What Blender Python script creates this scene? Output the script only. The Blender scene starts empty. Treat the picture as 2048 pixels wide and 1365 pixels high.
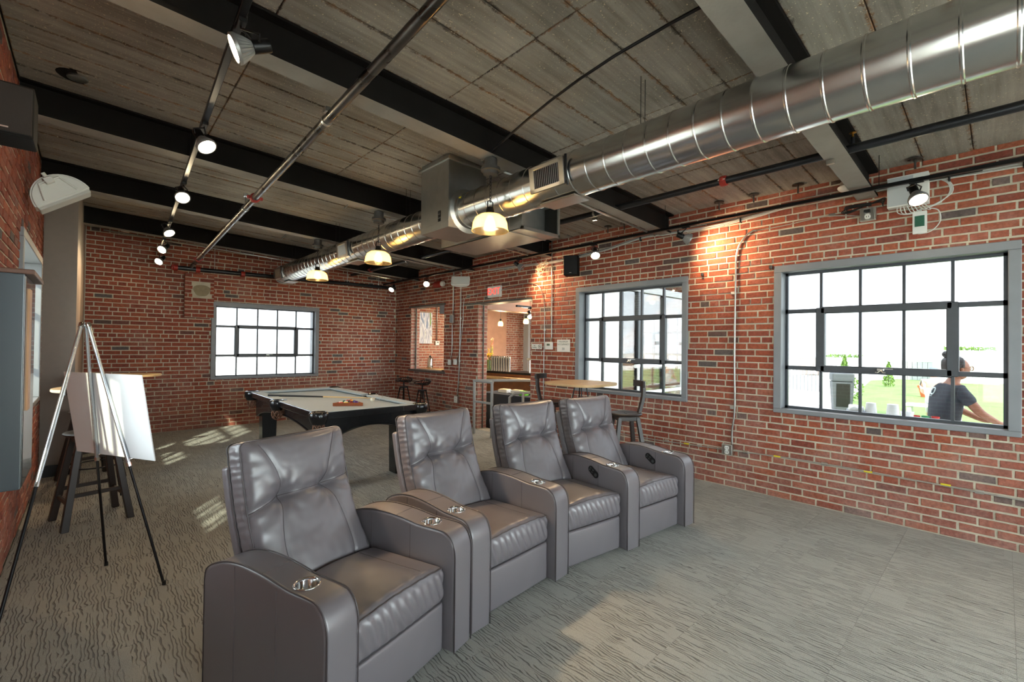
import bpy, bmesh, math, random
from mathutils import Vector, Matrix, noise
C = bpy.context.scene
COL = C.collection
rnd = random.Random(7)
PI = math.pi
# ------------------------------------------------------------------ camera
def cam_axes(yaw, pit, roll):
    F = Vector((math.sin(yaw)*math.cos(pit), math.cos(yaw)*math.cos(pit), math.sin(pit)))
    R = Vector((math.cos(yaw), -math.sin(yaw), 0)); D = F.cross(R)
    c, s = math.cos(roll), math.sin(roll)
    return c*R + s*D, -s*R + c*D, F
R_, D_, F_ = cam_axes(math.radians(42.75), math.radians(.6), math.radians(-.68))
cd = bpy.data.cameras.new('camera'); cam = bpy.data.objects.new('camera', cd); COL.objects.link(cam)
cd.sensor_width = 36; cd.lens = 36*910/2048; cd.clip_start = .02; cd.clip_end = 300
m = Matrix((( R_[0], -D_[0], -F_[0], 0), (R_[1], -D_[1], -F_[1], 0), (R_[2], -D_[2], -F_[2], 1.5), (0, 0, 0, 1)))
cam.matrix_world = m
C.camera = cam
# ------------------------------------------------------------------ view, world, sun
vs = C.view_settings; vs.view_transform = 'Standard'; vs.look = 'None'; vs.exposure = 1.12; vs.gamma = 1; vs.use_curve_mapping = False
W = bpy.data.worlds.new('sky'); C.world = W; W.use_nodes = True
bg = W.node_tree.nodes['Background']; bg.inputs[0].default_value = (.86, .93, 1, 1); bg.inputs[1].default_value = 5.6
sl = bpy.data.lights.new('sun', 'SUN'); sl.energy = 9.0; sl.angle = math.radians(1.2); sl.color = (1, .93, .72)
so = bpy.data.objects.new('sun', sl); COL.objects.link(so)
so.rotation_euler = Vector((-.6*math.cos(math.radians(27)), -.8*math.cos(math.radians(27)), math.sin(math.radians(27)))).to_track_quat('Z', 'Y').to_euler()
C.cycles.max_bounces = 10; C.cycles.diffuse_bounces = 5; C.cycles.glossy_bounces = 4; C.cycles.transparent_max_bounces = 12
C.cycles.caustics_reflective = False; C.cycles.caustics_refractive = False
C.cycles.sample_clamp_indirect = 6
C.cycles.use_denoising = True
def portal(x, y, z, sx, sy, rot):
    l = bpy.data.lights.new('window_portal', 'AREA'); l.shape = 'RECTANGLE'; l.size = sx; l.size_y = sy; l.cycles.is_portal = True
    o = bpy.data.objects.new('window_portal', l); COL.objects.link(o); o.location = (x, y, z); o.rotation_euler = rot
# ------------------------------------------------------------------ helpers
def srgb(r, g, b, a=1):
    f = lambda v: (v/255/12.92 if v/255 <= .04045 else ((v/255+.055)/1.055)**2.4)
    return (f(r), f(g), f(b), a)
def new_mat(name):
    m = bpy.data.materials.new(name); m.use_nodes = True
    return m, m.node_tree.nodes, m.node_tree.links, m.node_tree.nodes['Principled BSDF']
def mat(name, col, rough=.5, metal=0, emis=None, es=0, var=0, scale=20, bump=0, bscale=60, spec=.5, coat=0, stretch=(1, 1, 1), rvar=0):
    m, N, L, B = new_mat(name)
    B.inputs['Base Color'].default_value = col; B.inputs['Roughness'].default_value = rough; B.inputs['Metallic'].default_value = metal
    B.inputs['Specular IOR Level'].default_value = spec; B.inputs['Coat Weight'].default_value = coat
    if emis: B.inputs['Emission Color'].default_value = emis; B.inputs['Emission Strength'].default_value = es
    if var or bump or rvar:
        tc = N.new('ShaderNodeTexCoord'); mp = N.new('ShaderNodeMapping'); mp.inputs['Scale'].default_value = stretch
        L.new(tc.outputs['Object'], mp.inputs[0])
    if var or rvar:
        n = N.new('ShaderNodeTexNoise'); n.inputs['Scale'].default_value = scale; n.inputs['Detail'].default_value = 5; L.new(mp.outputs[0], n.inputs[0])
    if var:
        r = N.new('ShaderNodeMapRange'); r.inputs[1].default_value = .3; r.inputs[2].default_value = .7; r.inputs[3].default_value = 1-var; r.inputs[4].default_value = 1+var
        L.new(n.outputs[0], r.inputs[0])
        mx = N.new('ShaderNodeVectorMath'); mx.operation = 'SCALE'; mx.inputs[0].default_value = col[:3]; L.new(r.outputs[0], mx.inputs['Scale']); L.new(mx.outputs[0], B.inputs['Base Color'])
    if rvar:
        r = N.new('ShaderNodeMapRange'); r.inputs[1].default_value = .3; r.inputs[2].default_value = .7; r.inputs[3].default_value = max(0, rough-rvar); r.inputs[4].default_value = rough+rvar
        L.new(n.outputs[0], r.inputs[0]); L.new(r.outputs[0], B.inputs['Roughness'])
    if bump:
        n2 = N.new('ShaderNodeTexNoise'); n2.inputs['Scale'].default_value = bscale; n2.inputs['Detail'].default_value = 4; L.new(mp.outputs[0], n2.inputs[0])
        b = N.new('ShaderNodeBump'); b.inputs['Strength'].default_value = bump; b.inputs['Distance'].default_value = .01; L.new(n2.outputs[0], b.inputs['Height']); L.new(b.outputs[0], B.inputs['Normal'])
    return m
def link(name, bm, m, parent=None, smooth=False, angle=None):
    me = bpy.data.meshes.new(name)
    if isinstance(bm, bmesh.types.BMesh): bm.to_mesh(me); bm.free()
    else: me.from_pydata(bm[0], [], bm[1]); me.update()
    if m is not None:
        for k in (m if isinstance(m, (list, tuple)) else [m]): me.materials.append(k)
    if smooth:
        me.polygons.foreach_set('use_smooth', [True]*len(me.polygons))
        if angle: me.set_sharp_from_angle(angle=math.radians(angle))
    o = bpy.data.objects.new(name, me); COL.objects.link(o)
    if parent: o.parent = parent
    return o
def tag(o, label=None, cat=None, group=None, kind=None):
    if label: o['label'] = label
    if cat: o['category'] = cat
    if group: o['group'] = group
    if kind: o['kind'] = kind
    return o
def empty(name, loc=(0, 0, 0), rz=0, label=None, cat=None, group=None, kind=None):
    o = bpy.data.objects.new(name, None); COL.objects.link(o); o.location = loc; o.rotation_euler = (0, 0, rz); o.empty_display_size = .1
    return tag(o, label, cat, group, kind)
def copy_tree(o, parent=None):
    c = o.copy(); COL.objects.link(c)
    if parent: c.parent = parent
    for ch in list(o.children): copy_tree(ch, c)
    return c
def add_box(bm, c, s, rot=None, bev=0, seg=2):
    r = bmesh.ops.create_cube(bm, size=1); v = r['verts']
    for p in v: p.co = Vector((p.co[0]*s[0], p.co[1]*s[1], p.co[2]*s[2]))
    if bev:
        e = list({e for p in v for e in p.link_edges})
        r = bmesh.ops.bevel(bm, geom=e, offset=bev, segments=seg, profile=.6, affect='EDGES'); v = list({p for f in r['faces'] for p in f.verts} | {p for p in v if p.is_valid})
    M = Matrix.Translation(c) @ (rot.to_4x4() if rot is not None else Matrix())
    bmesh.ops.transform(bm, matrix=M, verts=v)
    return v
def BX(c, s, rot=None, bev=0, seg=2):
    bm = bmesh.new(); add_box(bm, c, s, rot, bev, seg); return bm
def span(x0, x1, y0, y1, z0, z1, bev=0):
    return BX(((x0+x1)/2, (y0+y1)/2, (z0+z1)/2), (x1-x0, y1-y0, z1-z0), None, bev)
def rotz(a): return Matrix.Rotation(a, 3, 'Z')
def euler(x, y, z): 
    from mathutils import Euler
    return Euler((x, y, z)).to_matrix()
def add_tube(bm, pts, r, n=10, caps=True, closed=False):
    pts = [Vector(p) for p in pts]; N = len(pts); rings = []
    rr = r if isinstance(r, (list, tuple)) else [r]*N
    prev = None
    for i, p in enumerate(pts):
        a = pts[(i-1) % N] if (i > 0 or closed) else p; b = pts[(i+1) % N] if (i < N-1 or closed) else p
        t = (b-a).normalized()
        if prev is None:
            u = t.orthogonal().normalized()
        else:
            u = (prev - t*prev.dot(t))
            u = u.normalized() if u.length > 1e-6 else t.orthogonal().normalized()
        prev = u; w = t.cross(u)
        rings.append([bm.verts.new(p + (u*math.cos(2*PI*k/n) + w*math.sin(2*PI*k/n))*rr[i]) for k in range(n)])
    for i in range(N if closed else N-1):
        A, B2 = rings[i], rings[(i+1) % N]
        off = 0
        if closed and i == N-1:
            off = min(range(n), key=lambda o: (A[0].co-B2[o].co).length)
        for k in range(n): bm.faces.new((A[k], A[(k+1) % n], B2[(k+1+off) % n], B2[(k+off) % n]))
    if caps and not closed:
        bm.faces.new(rings[0][::-1]); bm.faces.new(rings[-1])
def tube(pts, r, n=10, closed=False):
    bm = bmesh.new(); add_tube(bm, pts, r, n, closed=closed); return bm
def add_lathe(bm, prof, n=24, M=None, closed=False):
    rings = []
    for (r, z) in prof:
        if r < 1e-6: rings.append([bm.verts.new((0, 0, z))])
        else: rings.append([bm.verts.new((r*math.cos(2*PI*k/n), r*math.sin(2*PI*k/n), z)) for k in range(n)])
    for a, b in zip(rings, rings[1:]):
        for k in range(n):
            k2 = (k+1) % n
            if len(a) == 1 and len(b) == 1: continue
            if len(a) == 1: bm.faces.new((a[0], b[k], b[k2]))
            elif len(b) == 1: bm.faces.new((a[k], a[k2], b[0]))
            else: bm.faces.new((a[k], a[k2], b[k2], b[k]))
    if M is not None: bmesh.ops.transform(bm, matrix=M, verts=[v for R in rings for v in R])
def lathe(prof, n=24, M=None):
    bm = bmesh.new(); add_lathe(bm, prof, n, M); bmesh.ops.recalc_face_normals(bm, faces=bm.faces); return bm
def aim(p, d):          # matrix at p with local z along d
    return Matrix.Translation(p) @ Vector(d).to_track_quat('Z', 'Y').to_matrix().to_4x4()
def add_prism(bm, poly, h, M=None):     # polygon in xy extruded along z
    a = [bm.verts.new((x, y, 0)) for x, y in poly]; b = [bm.verts.new((x, y, h)) for x, y in poly]
    n = len(poly); bm.faces.new(a[::-1]); bm.faces.new(b)
    for i in range(n): bm.faces.new((a[i], a[(i+1) % n], b[(i+1) % n], b[i]))
    if M is not None: bmesh.ops.transform(bm, matrix=M, verts=a+b)
    return a+b
def prism(poly, h, M=None):
    bm = bmesh.new(); add_prism(bm, poly, h, M); bmesh.ops.recalc_face_normals(bm, faces=bm.faces); return bm
def smooth_path(pts, n=6):
    P = [Vector(p) for p in pts]; out = []
    for i in range(len(P)-1):
        a = P[max(i-1, 0)]; b = P[i]; c = P[i+1]; d = P[min(i+2, len(P)-1)]
        for k in range(n):
            t = k/n; out.append(.5*((2*b)+(-a+c)*t+(2*a-5*b+4*c-d)*t*t+(-a+3*b-3*c+d)*t**3))
    out.append(P[-1]); return out
def text_mesh(name, s, size, m, loc, rot, parent, align='CENTER', ext=.0006):
    cu = bpy.data.curves.new(name, 'FONT'); cu.body = s; cu.size = size; cu.align_x = align; cu.align_y = 'CENTER'; cu.extrude = ext; cu.space_line = 1.05
    o = bpy.data.objects.new(name, cu); COL.objects.link(o)
    dg = bpy.context.evaluated_depsgraph_get(); me = bpy.data.meshes.new_from_object(o.evaluated_get(dg)); bpy.data.objects.remove(o)
    me.materials.append(m); o = bpy.data.objects.new(name, me); COL.objects.link(o); o.parent = parent; o.location = loc; o.rotation_euler = rot
    return o
def rbox(hx, hy, hz, r, n=(20, 10, 20), f=None):
    """closed rounded box (half sizes), dense grid; f(p, nrm) -> moved point"""
    bm = bmesh.new()
    def sample(h, n): 
        a = [-h + r*k/5 for k in range(5)]; mid = [(-h+r) + (2*h-2*r)*k/n for k in range(n+1)]; return a + mid + [-x for x in a[::-1]]
    S = (sample(hx, n[0]), sample(hy, n[1]), sample(hz, n[2])); H = (hx, hy, hz); key = {}
    def V(p):
        inner = Vector([max(-(H[i]-r), min(H[i]-r, p[i])) for i in range(3)]); d = Vector(p)-inner
        nn = d.normalized() if d.length > 1e-9 else Vector((0, 0, 1)); q = inner + nn*r
        k = tuple(round(c, 5) for c in q)
        if k not in key: key[k] = bm.verts.new(f(q, nn) if f else q)
        return key[k]
    for ax in range(3):
        a, b = [i for i in range(3) if i != ax]
        for sg in (-1, 1):
            for i in range(len(S[a])-1):
                for j in range(len(S[b])-1):
                    vs_ = []
                    for (ii, jj) in ((i, j), (i+1, j), (i+1, j+1), (i, j+1)):
                        p = [0, 0, 0]; p[ax] = sg*H[ax]; p[a] = S[a][ii]; p[b] = S[b][jj]; v = V(p)
                        if v not in vs_: vs_.append(v)
                    if len(vs_) > 2:
                        try: bm.faces.new(vs_)
                        except ValueError: pass
    bmesh.ops.recalc_face_normals(bm, faces=bm.faces)
    return bm
CZ = lambda x: 3.09 + .045*(5.1-x)      # underside of the sloping ceiling
XR, XL, YB, YF = 5.1, -.4, 9.45, -3.6
# ------------------------------------------------------------------ materials
def brick_mat(name, rampcols, warm=0):
    m, N, L, B = new_mat(name)
    oi = N.new('ShaderNodeObjectInfo'); ge = N.new('ShaderNodeNewGeometry')
    ad = N.new('ShaderNodeMath'); ad.operation = 'ADD'; L.new(oi.outputs['Random'], ad.inputs[0]); L.new(ge.outputs['Random Per Island'], ad.inputs[1])
    fr = N.new('ShaderNodeMath'); fr.operation = 'FRACT'; L.new(ad.outputs[0], fr.inputs[0])
    cr = N.new('ShaderNodeValToRGB'); e = cr.color_ramp; e.interpolation = 'LINEAR'
    e.elements[0].position = 0; e.elements[0].color = rampcols[0][1]; e.elements[1].position = 1; e.elements[1].color = rampcols[-1][1]
    for p, c in rampcols[1:-1]: el = e.elements.new(p); el.color = c
    L.new(fr.outputs[0], cr.inputs[0])
    # smudges of mortar and lime, heavier low on the wall
    n1 = N.new('ShaderNodeTexNoise'); n1.inputs['Scale'].default_value = 2.2; n1.inputs['Detail'].default_value = 8; n1.inputs['Roughness'].default_value = .7; L.new(ge.outputs['Position'], n1.inputs[0])
    sx = N.new('ShaderNodeSeparateXYZ'); L.new(ge.outputs['Position'], sx.inputs[0])
    zr = N.new('ShaderNodeMapRange'); zr.inputs[1].default_value = 0; zr.inputs[2].default_value = 1.3; zr.inputs[3].default_value = .17; zr.inputs[4].default_value = 0; L.new(sx.outputs[2], zr.inputs[0])
    a2 = N.new('ShaderNodeMath'); a2.operation = 'ADD'; L.new(n1.outputs[0], a2.inputs[0]); L.new(zr.outputs[0], a2.inputs[1])
    r2 = N.new('ShaderNodeMapRange'); r2.inputs[1].default_value = .52; r2.inputs[2].default_value = .80; r2.inputs[3].default_value = 0; r2.inputs[4].default_value = .62; L.new(a2.outputs[0], r2.inputs[0])
    mx = N.new('ShaderNodeMixRGB'); L.new(r2.outputs[0], mx.inputs[0]); L.new(cr.outputs[0], mx.inputs[1]); mx.inputs[2].default_value = srgb(172, 138, 128)
    n2 = N.new('ShaderNodeTexNoise'); n2.inputs['Scale'].default_value = 38; n2.inputs['Detail'].default_value = 6; n2.inputs['Roughness'].default_value = .7; L.new(ge.outputs['Position'], n2.inputs[0])
    r3 = N.new('ShaderNodeMapRange'); r3.inputs[1].default_value = .3; r3.inputs[2].default_value = .7; r3.inputs[3].default_value = .62; r3.inputs[4].default_value = 1.25; L.new(n2.outputs[0], r3.inputs[0])
    sc = N.new('ShaderNodeVectorMath'); sc.operation = 'SCALE'; L.new(mx.outputs[0], sc.inputs[0]); L.new(r3.outputs[0], sc.inputs['Scale']); L.new(sc.outputs[0], B.inputs['Base Color'])
    B.inputs['Roughness'].default_value = .78; B.inputs['Specular IOR Level'].default_value = .35
    b = N.new('ShaderNodeBump'); b.inputs['Strength'].default_value = .55; b.inputs['Distance'].default_value = .006; L.new(n2.outputs[0], b.inputs['Height']); L.new(b.outputs[0], B.inputs['Normal'])
    return m
RAMP = [(0, srgb(150, 76, 56)), (.2, srgb(164, 88, 62)), (.38, srgb(138, 70, 54)), (.55, srgb(156, 82, 62)), (.72, srgb(130, 66, 53)), (.86, srgb(168, 95, 68)), (.945, srgb(130, 72, 60)), (.97, srgb(92, 76, 72)), (1, srgb(96, 88, 86))]
M_BRICK = brick_mat('red_brick', RAMP)
M_MORTAR = mat('mortar', srgb(196, 188, 168), .95, var=.14, scale=9, bump=.6, bscale=90)
M_SIDEBRICK = brick_mat('pink_brick', [(0, srgb(178, 120, 105)), (.3, srgb(165, 100, 85)), (.6, srgb(185, 130, 115)), (1, srgb(150, 98, 84))])
def ceiling_mat():
    m, N, L, B = new_mat('cement_plank')
    ge = N.new('ShaderNodeNewGeometry'); oi = N.new('ShaderNodeObjectInfo'); tc = N.new('ShaderNodeTexCoord')
    n1 = N.new('ShaderNodeTexNoise'); n1.inputs['Scale'].default_value = 1.7; n1.inputs['Detail'].default_value = 6; L.new(ge.outputs['Position'], n1.inputs[0])
    cr = N.new('ShaderNodeValToRGB'); cr.color_ramp.elements[0].position = .36; cr.color_ramp.elements[0].color = srgb(120, 114, 105); cr.color_ramp.elements[1].position = .64; cr.color_ramp.elements[1].color = srgb(172, 165, 154)
    mps = N.new('ShaderNodeMapping'); mps.inputs['Scale'].default_value = (.8, 14, 1); L.new(ge.outputs['Position'], mps.inputs[0])
    ns = N.new('ShaderNodeTexNoise'); ns.inputs['Scale'].default_value = 1.6; ns.inputs['Detail'].default_value = 7; ns.inputs['Roughness'].default_value = .65; L.new(mps.outputs[0], ns.inputs[0])
    av = N.new('ShaderNodeMath'); av.operation = 'ADD'; L.new(n1.outputs[0], av.inputs[0]); L.new(ns.outputs[0], av.inputs[1]); hv = N.new('ShaderNodeMath'); hv.operation = 'MULTIPLY'; hv.inputs[1].default_value = .5; L.new(av.outputs[0], hv.inputs[0])
    L.new(hv.outputs[0], cr.inputs[0])
    # rust and dirt that gathers along the plank edges
    sx = N.new('ShaderNodeSeparateXYZ'); L.new(tc.outputs['Generated'], sx.inputs[0])
    def edge(out, w):
        a = N.new('ShaderNodeMath'); a.operation = 'SUBTRACT'; a.inputs[1].default_value = .5; L.new(out, a.inputs[0])
        b = N.new('ShaderNodeMath'); b.operation = 'ABSOLUTE'; L.new(a.outputs[0], b.inputs[0])
        r = N.new('ShaderNodeMapRange'); r.inputs[1].default_value = .5-w; r.inputs[2].default_value = .5; r.inputs[3].default_value = 0; r.inputs[4].default_value = 1; L.new(b.outputs[0], r.inputs[0]); return r
    e1 = edge(sx.outputs[1], .10); e2 = edge(sx.outputs[0], .010)
    mxx = N.new('ShaderNodeMath'); mxx.operation = 'MAXIMUM'; L.new(e1.outputs[0], mxx.inputs[0]); L.new(e2.outputs[0], mxx.inputs[1])
    n2 = N.new('ShaderNodeTexNoise'); n2.inputs['Scale'].default_value = 26; n2.inputs['Detail'].default_value = 8; n2.inputs['Roughness'].default_value = .75; L.new(ge.outputs['Position'], n2.inputs[0])
    mu = N.new('ShaderNodeMath'); mu.operation = 'MULTIPLY_ADD'; mu.inputs[1].default_value = .24; L.new(mxx.outputs[0], mu.inputs[0]); L.new(n2.outputs[0], mu.inputs[2])
    r = N.new('ShaderNodeMapRange'); r.inputs[1].default_value = .62; r.inputs[2].default_value = .72; r.inputs[3].default_value = 0; r.inputs[4].default_value = .8; L.new(mu.outputs[0], r.inputs[0])
    n3 = N.new('ShaderNodeTexNoise'); n3.inputs['Scale'].default_value = 6; n3.inputs['Detail'].default_value = 4; L.new(ge.outputs['Position'], n3.inputs[0])
    c2 = N.new('ShaderNodeValToRGB'); c2.color_ramp.elements[0].position = .4; c2.color_ramp.elements[0].color = srgb(60, 52, 44); c2.color_ramp.elements[1].position = .62; c2.color_ramp.elements[1].color = srgb(142, 100, 62)
    L.new(n3.outputs[0], c2.inputs[0])
    mx = N.new('ShaderNodeMixRGB'); L.new(r.outputs[0], mx.inputs[0]); L.new(cr.outputs[0], mx.inputs[1]); L.new(c2.outputs[0], mx.inputs[2])
    nf = N.new('ShaderNodeTexNoise'); nf.inputs['Scale'].default_value = 95; nf.inputs['Detail'].default_value = 2; L.new(ge.outputs['Position'], nf.inputs[0])
    fm = N.new('ShaderNodeMath'); fm.operation = 'MULTIPLY_ADD'; fm.inputs[1].default_value = .35; L.new(n2.outputs[0], fm.inputs[0]); L.new(nf.outputs[0], fm.inputs[2])
    fr_ = N.new('ShaderNodeMapRange'); fr_.inputs[1].default_value = .84; fr_.inputs[2].default_value = .88; L.new(fm.outputs[0], fr_.inputs[0]); mf = N.new('ShaderNodeMixRGB'); L.new(fr_.outputs[0], mf.inputs[0]); L.new(mx.outputs[0], mf.inputs[1]); mf.inputs[2].default_value = srgb(214, 198, 168); mx = mf
    ra = N.new('ShaderNodeMapRange'); ra.inputs[3].default_value = .9; ra.inputs[4].default_value = 1.08; L.new(oi.outputs['Random'], ra.inputs[0])
    sc = N.new('ShaderNodeVectorMath'); sc.operation = 'SCALE'; L.new(mx.outputs[0], sc.inputs[0]); L.new(ra.outputs[0], sc.inputs['Scale']); L.new(sc.outputs[0], B.inputs['Base Color'])
    b = N.new('ShaderNodeBump'); b.inputs['Strength'].default_value = .5; b.inputs['Distance'].default_value = .01; L.new(n2.outputs[0], b.inputs['Height']); L.new(b.outputs[0], B.inputs['Normal'])
    B.inputs['Roughness'].default_value = .95
    return m
M_PLANK = ceiling_mat()
def carpet_mat():
    m, N, L, B = new_mat('carpet')
    ge = N.new('ShaderNodeNewGeometry'); oi = N.new('ShaderNodeObjectInfo')
    mp = N.new('ShaderNodeMapping'); mp.inputs['Scale'].default_value = (26, 4.2, 1); L.new(ge.outputs['Position'], mp.inputs[0])
    n0 = N.new('ShaderNodeTexNoise'); n0.inputs['Scale'].default_value = 2.0; n0.inputs['Detail'].default_value = 3
    L.new(mp.outputs[0], n0.inputs[0])
    # wavy carved lines that run along the room
    mp2 = N.new('ShaderNodeMapping'); mp2.inputs['Scale'].default_value = (1, .12, 1); L.new(ge.outputs['Position'], mp2.inputs[0])
    ofs = N.new('ShaderNodeVectorMath'); ofs.operation = 'ADD'; L.new(mp2.outputs[0], ofs.inputs[0])
    cb = N.new('ShaderNodeCombineXYZ'); s1 = N.new('ShaderNodeMath'); s1.operation = 'MULTIPLY'; s1.inputs[1].default_value = 37; L.new(oi.outputs['Random'], s1.inputs[0]); L.new(s1.outputs[0], cb.inputs[2]); L.new(cb.outputs[0], ofs.inputs[1])
    n1 = N.new('ShaderNodeTexNoise'); n1.inputs['Scale'].default_value = 40; n1.inputs['Detail'].default_value = 1; n1.inputs['Roughness'].default_value = .5; n1.inputs['Distortion'].default_value = .2; L.new(ofs.outputs[0], n1.inputs[0])
    # dashes: wavy lines broken up
    nw = N.new('ShaderNodeTexNoise'); nw.inputs['Scale'].default_value = 1; nw.inputs['Detail'].default_value = 1; mw = N.new('ShaderNodeMapping'); mw.inputs['Scale'].default_value = (24, 11, 1); L.new(ge.outputs['Position'], mw.inputs[0]); o3 = N.new('ShaderNodeVectorMath'); o3.operation = 'ADD'; L.new(mw.outputs[0], o3.inputs[0]); L.new(cb.outputs[0], o3.inputs[1]); L.new(o3.outputs[0], nw.inputs[0])
    sp = N.new('ShaderNodeSeparateXYZ'); L.new(ge.outputs['Position'], sp.inputs[0]); fx = N.new('ShaderNodeMath'); fx.operation = 'MULTIPLY'; fx.inputs[1].default_value = 2*PI/.0165; L.new(sp.outputs[0], fx.inputs[0])
    ph = N.new('ShaderNodeMath'); ph.operation = 'MULTIPLY_ADD'; ph.inputs[1].default_value = 15; L.new(nw.outputs[0], ph.inputs[0]); L.new(fx.outputs[0], ph.inputs[2]); sn_ = N.new('ShaderNodeMath'); sn_.operation = 'SINE'; L.new(ph.outputs[0], sn_.inputs[0])
    lin = N.new('ShaderNodeMapRange'); lin.inputs[1].default_value = .35; lin.inputs[2].default_value = .85; L.new(sn_.outputs[0], lin.inputs[0])
    # some areas of the pattern are left plain
    sn = N.new('ShaderNodeVectorMath'); sn.operation = 'SNAP'; sn.inputs[1].default_value = (tw/3, tl/3, 10); L.new(ge.outputs['Position'], sn.inputs[0]); n2 = N.new('ShaderNodeTexWhiteNoise'); L.new(sn.outputs[0], n2.inputs['Vector'])
    r2 = N.new('ShaderNodeMapRange'); r2.inputs[1].default_value = .0; r2.inputs[2].default_value = .35; r2.inputs[3].default_value = .25; L.new(n2.outputs['Value'], r2.inputs[0])
    groove = N.new('ShaderNodeMapRange'); groove.inputs[1].default_value = .50; groove.inputs[2].default_value = .58; groove.inputs[3].default_value = 1; groove.inputs[4].default_value = 0; L.new(n1.outputs[0], groove.inputs[0])
    g0 = N.new('ShaderNodeMath'); g0.operation = 'MULTIPLY'; L.new(groove.outputs[0], g0.inputs[0]); L.new(r2.outputs[0], g0.inputs[1])
    g = N.new('ShaderNodeMath'); g.operation = 'MULTIPLY'; L.new(lin.outputs[0], g.inputs[0]); L.new(g0.outputs[0], g.inputs[1])
    n3 = N.new('ShaderNodeTexNoise'); n3.inputs['Scale'].default_value = 320; n3.inputs['Detail'].default_value = 2; L.new(ge.outputs['Position'], n3.inputs[0])
    cr = N.new('ShaderNodeValToRGB'); cr.color_ramp.elements[0].position = .3; cr.color_ramp.elements[0].color = srgb(134, 135, 128); cr.color_ramp.elements[1].position = .7; cr.color_ramp.elements[1].color = srgb(176, 177, 170); L.new(n3.outputs[0], cr.inputs[0])
    mx = N.new('ShaderNodeMixRGB'); L.new(g.outputs[0], mx.inputs[0]); L.new(cr.outputs[0], mx.inputs[1]); mx.inputs[2].default_value = srgb(106, 105, 100)
    L.new(mx.outputs[0], B.inputs['Base Color']); B.inputs['Roughness'].default_value = 1; B.inputs['Specular IOR Level'].default_value = .1
    B.inputs['Sheen Weight'].default_value = .25
    hh = N.new('ShaderNodeMath'); hh.operation = 'MULTIPLY_ADD'; hh.inputs[1].default_value = -2.4; L.new(g.outputs[0], hh.inputs[0]); L.new(n3.outputs[0], hh.inputs[2])
    b = N.new('ShaderNodeBump'); b.inputs['Strength'].default_value = .9; b.inputs['Distance'].default_value = .004; L.new(hh.outputs[0], b.inputs['Height']); L.new(b.outputs[0], B.inputs['Normal'])
    return m
tw, tl = (XR-XL)/9, (YB-YF)/22
M_CARPET = carpet_mat()
M_BEAM = mat('beam_paint', srgb(24, 22, 21), .85, var=.15, scale=6, spec=.15)
M_BEAMSIDE = M_BEAM
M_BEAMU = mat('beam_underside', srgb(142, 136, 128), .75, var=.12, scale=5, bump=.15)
M_FRAME = mat('window_casing_paint', srgb(128, 131, 136), .45, var=.05, scale=8)
M_DARKFRAME = mat('steel_sash_paint', srgb(62, 66, 72), .4, var=.06)
M_BLACK = mat('black_plastic', srgb(13, 13, 14), .4)
M_BLACKM = mat('black_metal', srgb(30, 30, 32), .35, .6)
M_GALV = mat('galvanised_steel', srgb(196, 197, 196), .24, 1, var=.03, scale=14)
M_GALVD = mat('galvanised_sheet', srgb(178, 178, 174), .36, 1, var=.05, scale=14, bump=.03, bscale=4)
M_STEEL = mat('bare_steel_pipe', srgb(96, 94, 92), .33, .9, var=.35, scale=7, rvar=.12)
M_BLKPIPE = mat('black_pipe', srgb(48, 50, 54), .35, .6, var=.2, scale=8)
M_CHROME = mat('chrome', srgb(215, 215, 215), .12, 1)
M_BRUSH = mat('brushed_steel', srgb(200, 198, 192), .28, 1)
M_RED = mat('red_paint', srgb(158, 44, 32), .5, var=.15)
M_WHITE = mat('white_plastic', srgb(225, 225, 220), .45)
M_WHITEP = mat('white_paint', srgb(232, 234, 235), .6)
M_LEATHER = mat('taupe_leather', srgb(103, 98, 103), .38, bump=.04, bscale=420, spec=.9, coat=.22)
M_LEATHER.node_tree.nodes['Principled BSDF'].inputs['Coat Roughness'].default_value = .36
M_PIPING = mat('shaded_piping', srgb(74, 68, 70), .45)  # leather tone darkened to paint in the shade along the piping
M_SEAM = mat('seam_thread', srgb(78, 72, 74), .7)
M_SILVERSEAM = M_SEAM
M_DARKWOOD = mat('dark_stained_wood', srgb(46, 37, 34), .42, var=.25, scale=10, stretch=(1, 1, .15))
M_OAK = mat('light_oak', srgb(206, 170, 122), .45, var=.14, scale=12, stretch=(.12, 1, 1))
M_FELT = mat('grey_felt', srgb(188, 196, 200), .95, bump=.08, bscale=400, spec=.1)
M_POOLBLK = mat('black_lacquer', srgb(24, 27, 31), .22, var=.1, coat=.3)
M_WARMEM = mat('lit_bulb', (1, .8, .5, 1), .5, emis=(1, .78, .45, 1), es=14)
M_SPOTEM = mat('lit_spot_lens', (1, .85, .6, 1), .5, emis=(1, .80, .50, 1), es=45)
M_TAUPE = mat('taupe_wall_paint', srgb(128, 116, 106), .55, var=.03)
def glass_mat(name, tint=(.97, 1, .98, 1), refl=.07, rough=.02):
    m, N, L, B = new_mat(name); N.remove(B); out = N['Material Output']
    t = N.new('ShaderNodeBsdfTransparent'); t.inputs[0].default_value = tint; g = N.new('ShaderNodeBsdfGlossy'); g.inputs['Roughness'].default_value = rough
    lw = N.new('ShaderNodeLayerWeight'); lw.inputs[0].default_value = .25; mr = N.new('ShaderNodeMapRange'); mr.inputs[3].default_value = refl*.5; mr.inputs[4].default_value = .7; L.new(lw.outputs['Fresnel'], mr.inputs[0])
    mx = N.new('ShaderNodeMixShader'); L.new(mr.outputs[0], mx.inputs[0]); L.new(t.outputs[0], mx.inputs[1]); L.new(g.outputs[0], mx.inputs[2]); L.new(mx.outputs[0], out.inputs[0])
    return m
M_GLASS = glass_mat('window_glass')
M_DIMGLASS = glass_mat('dimmed_view_glass', (.55, .56, .56, 1), .05)  # grey tint added to dim the bright view through these windows
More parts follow.
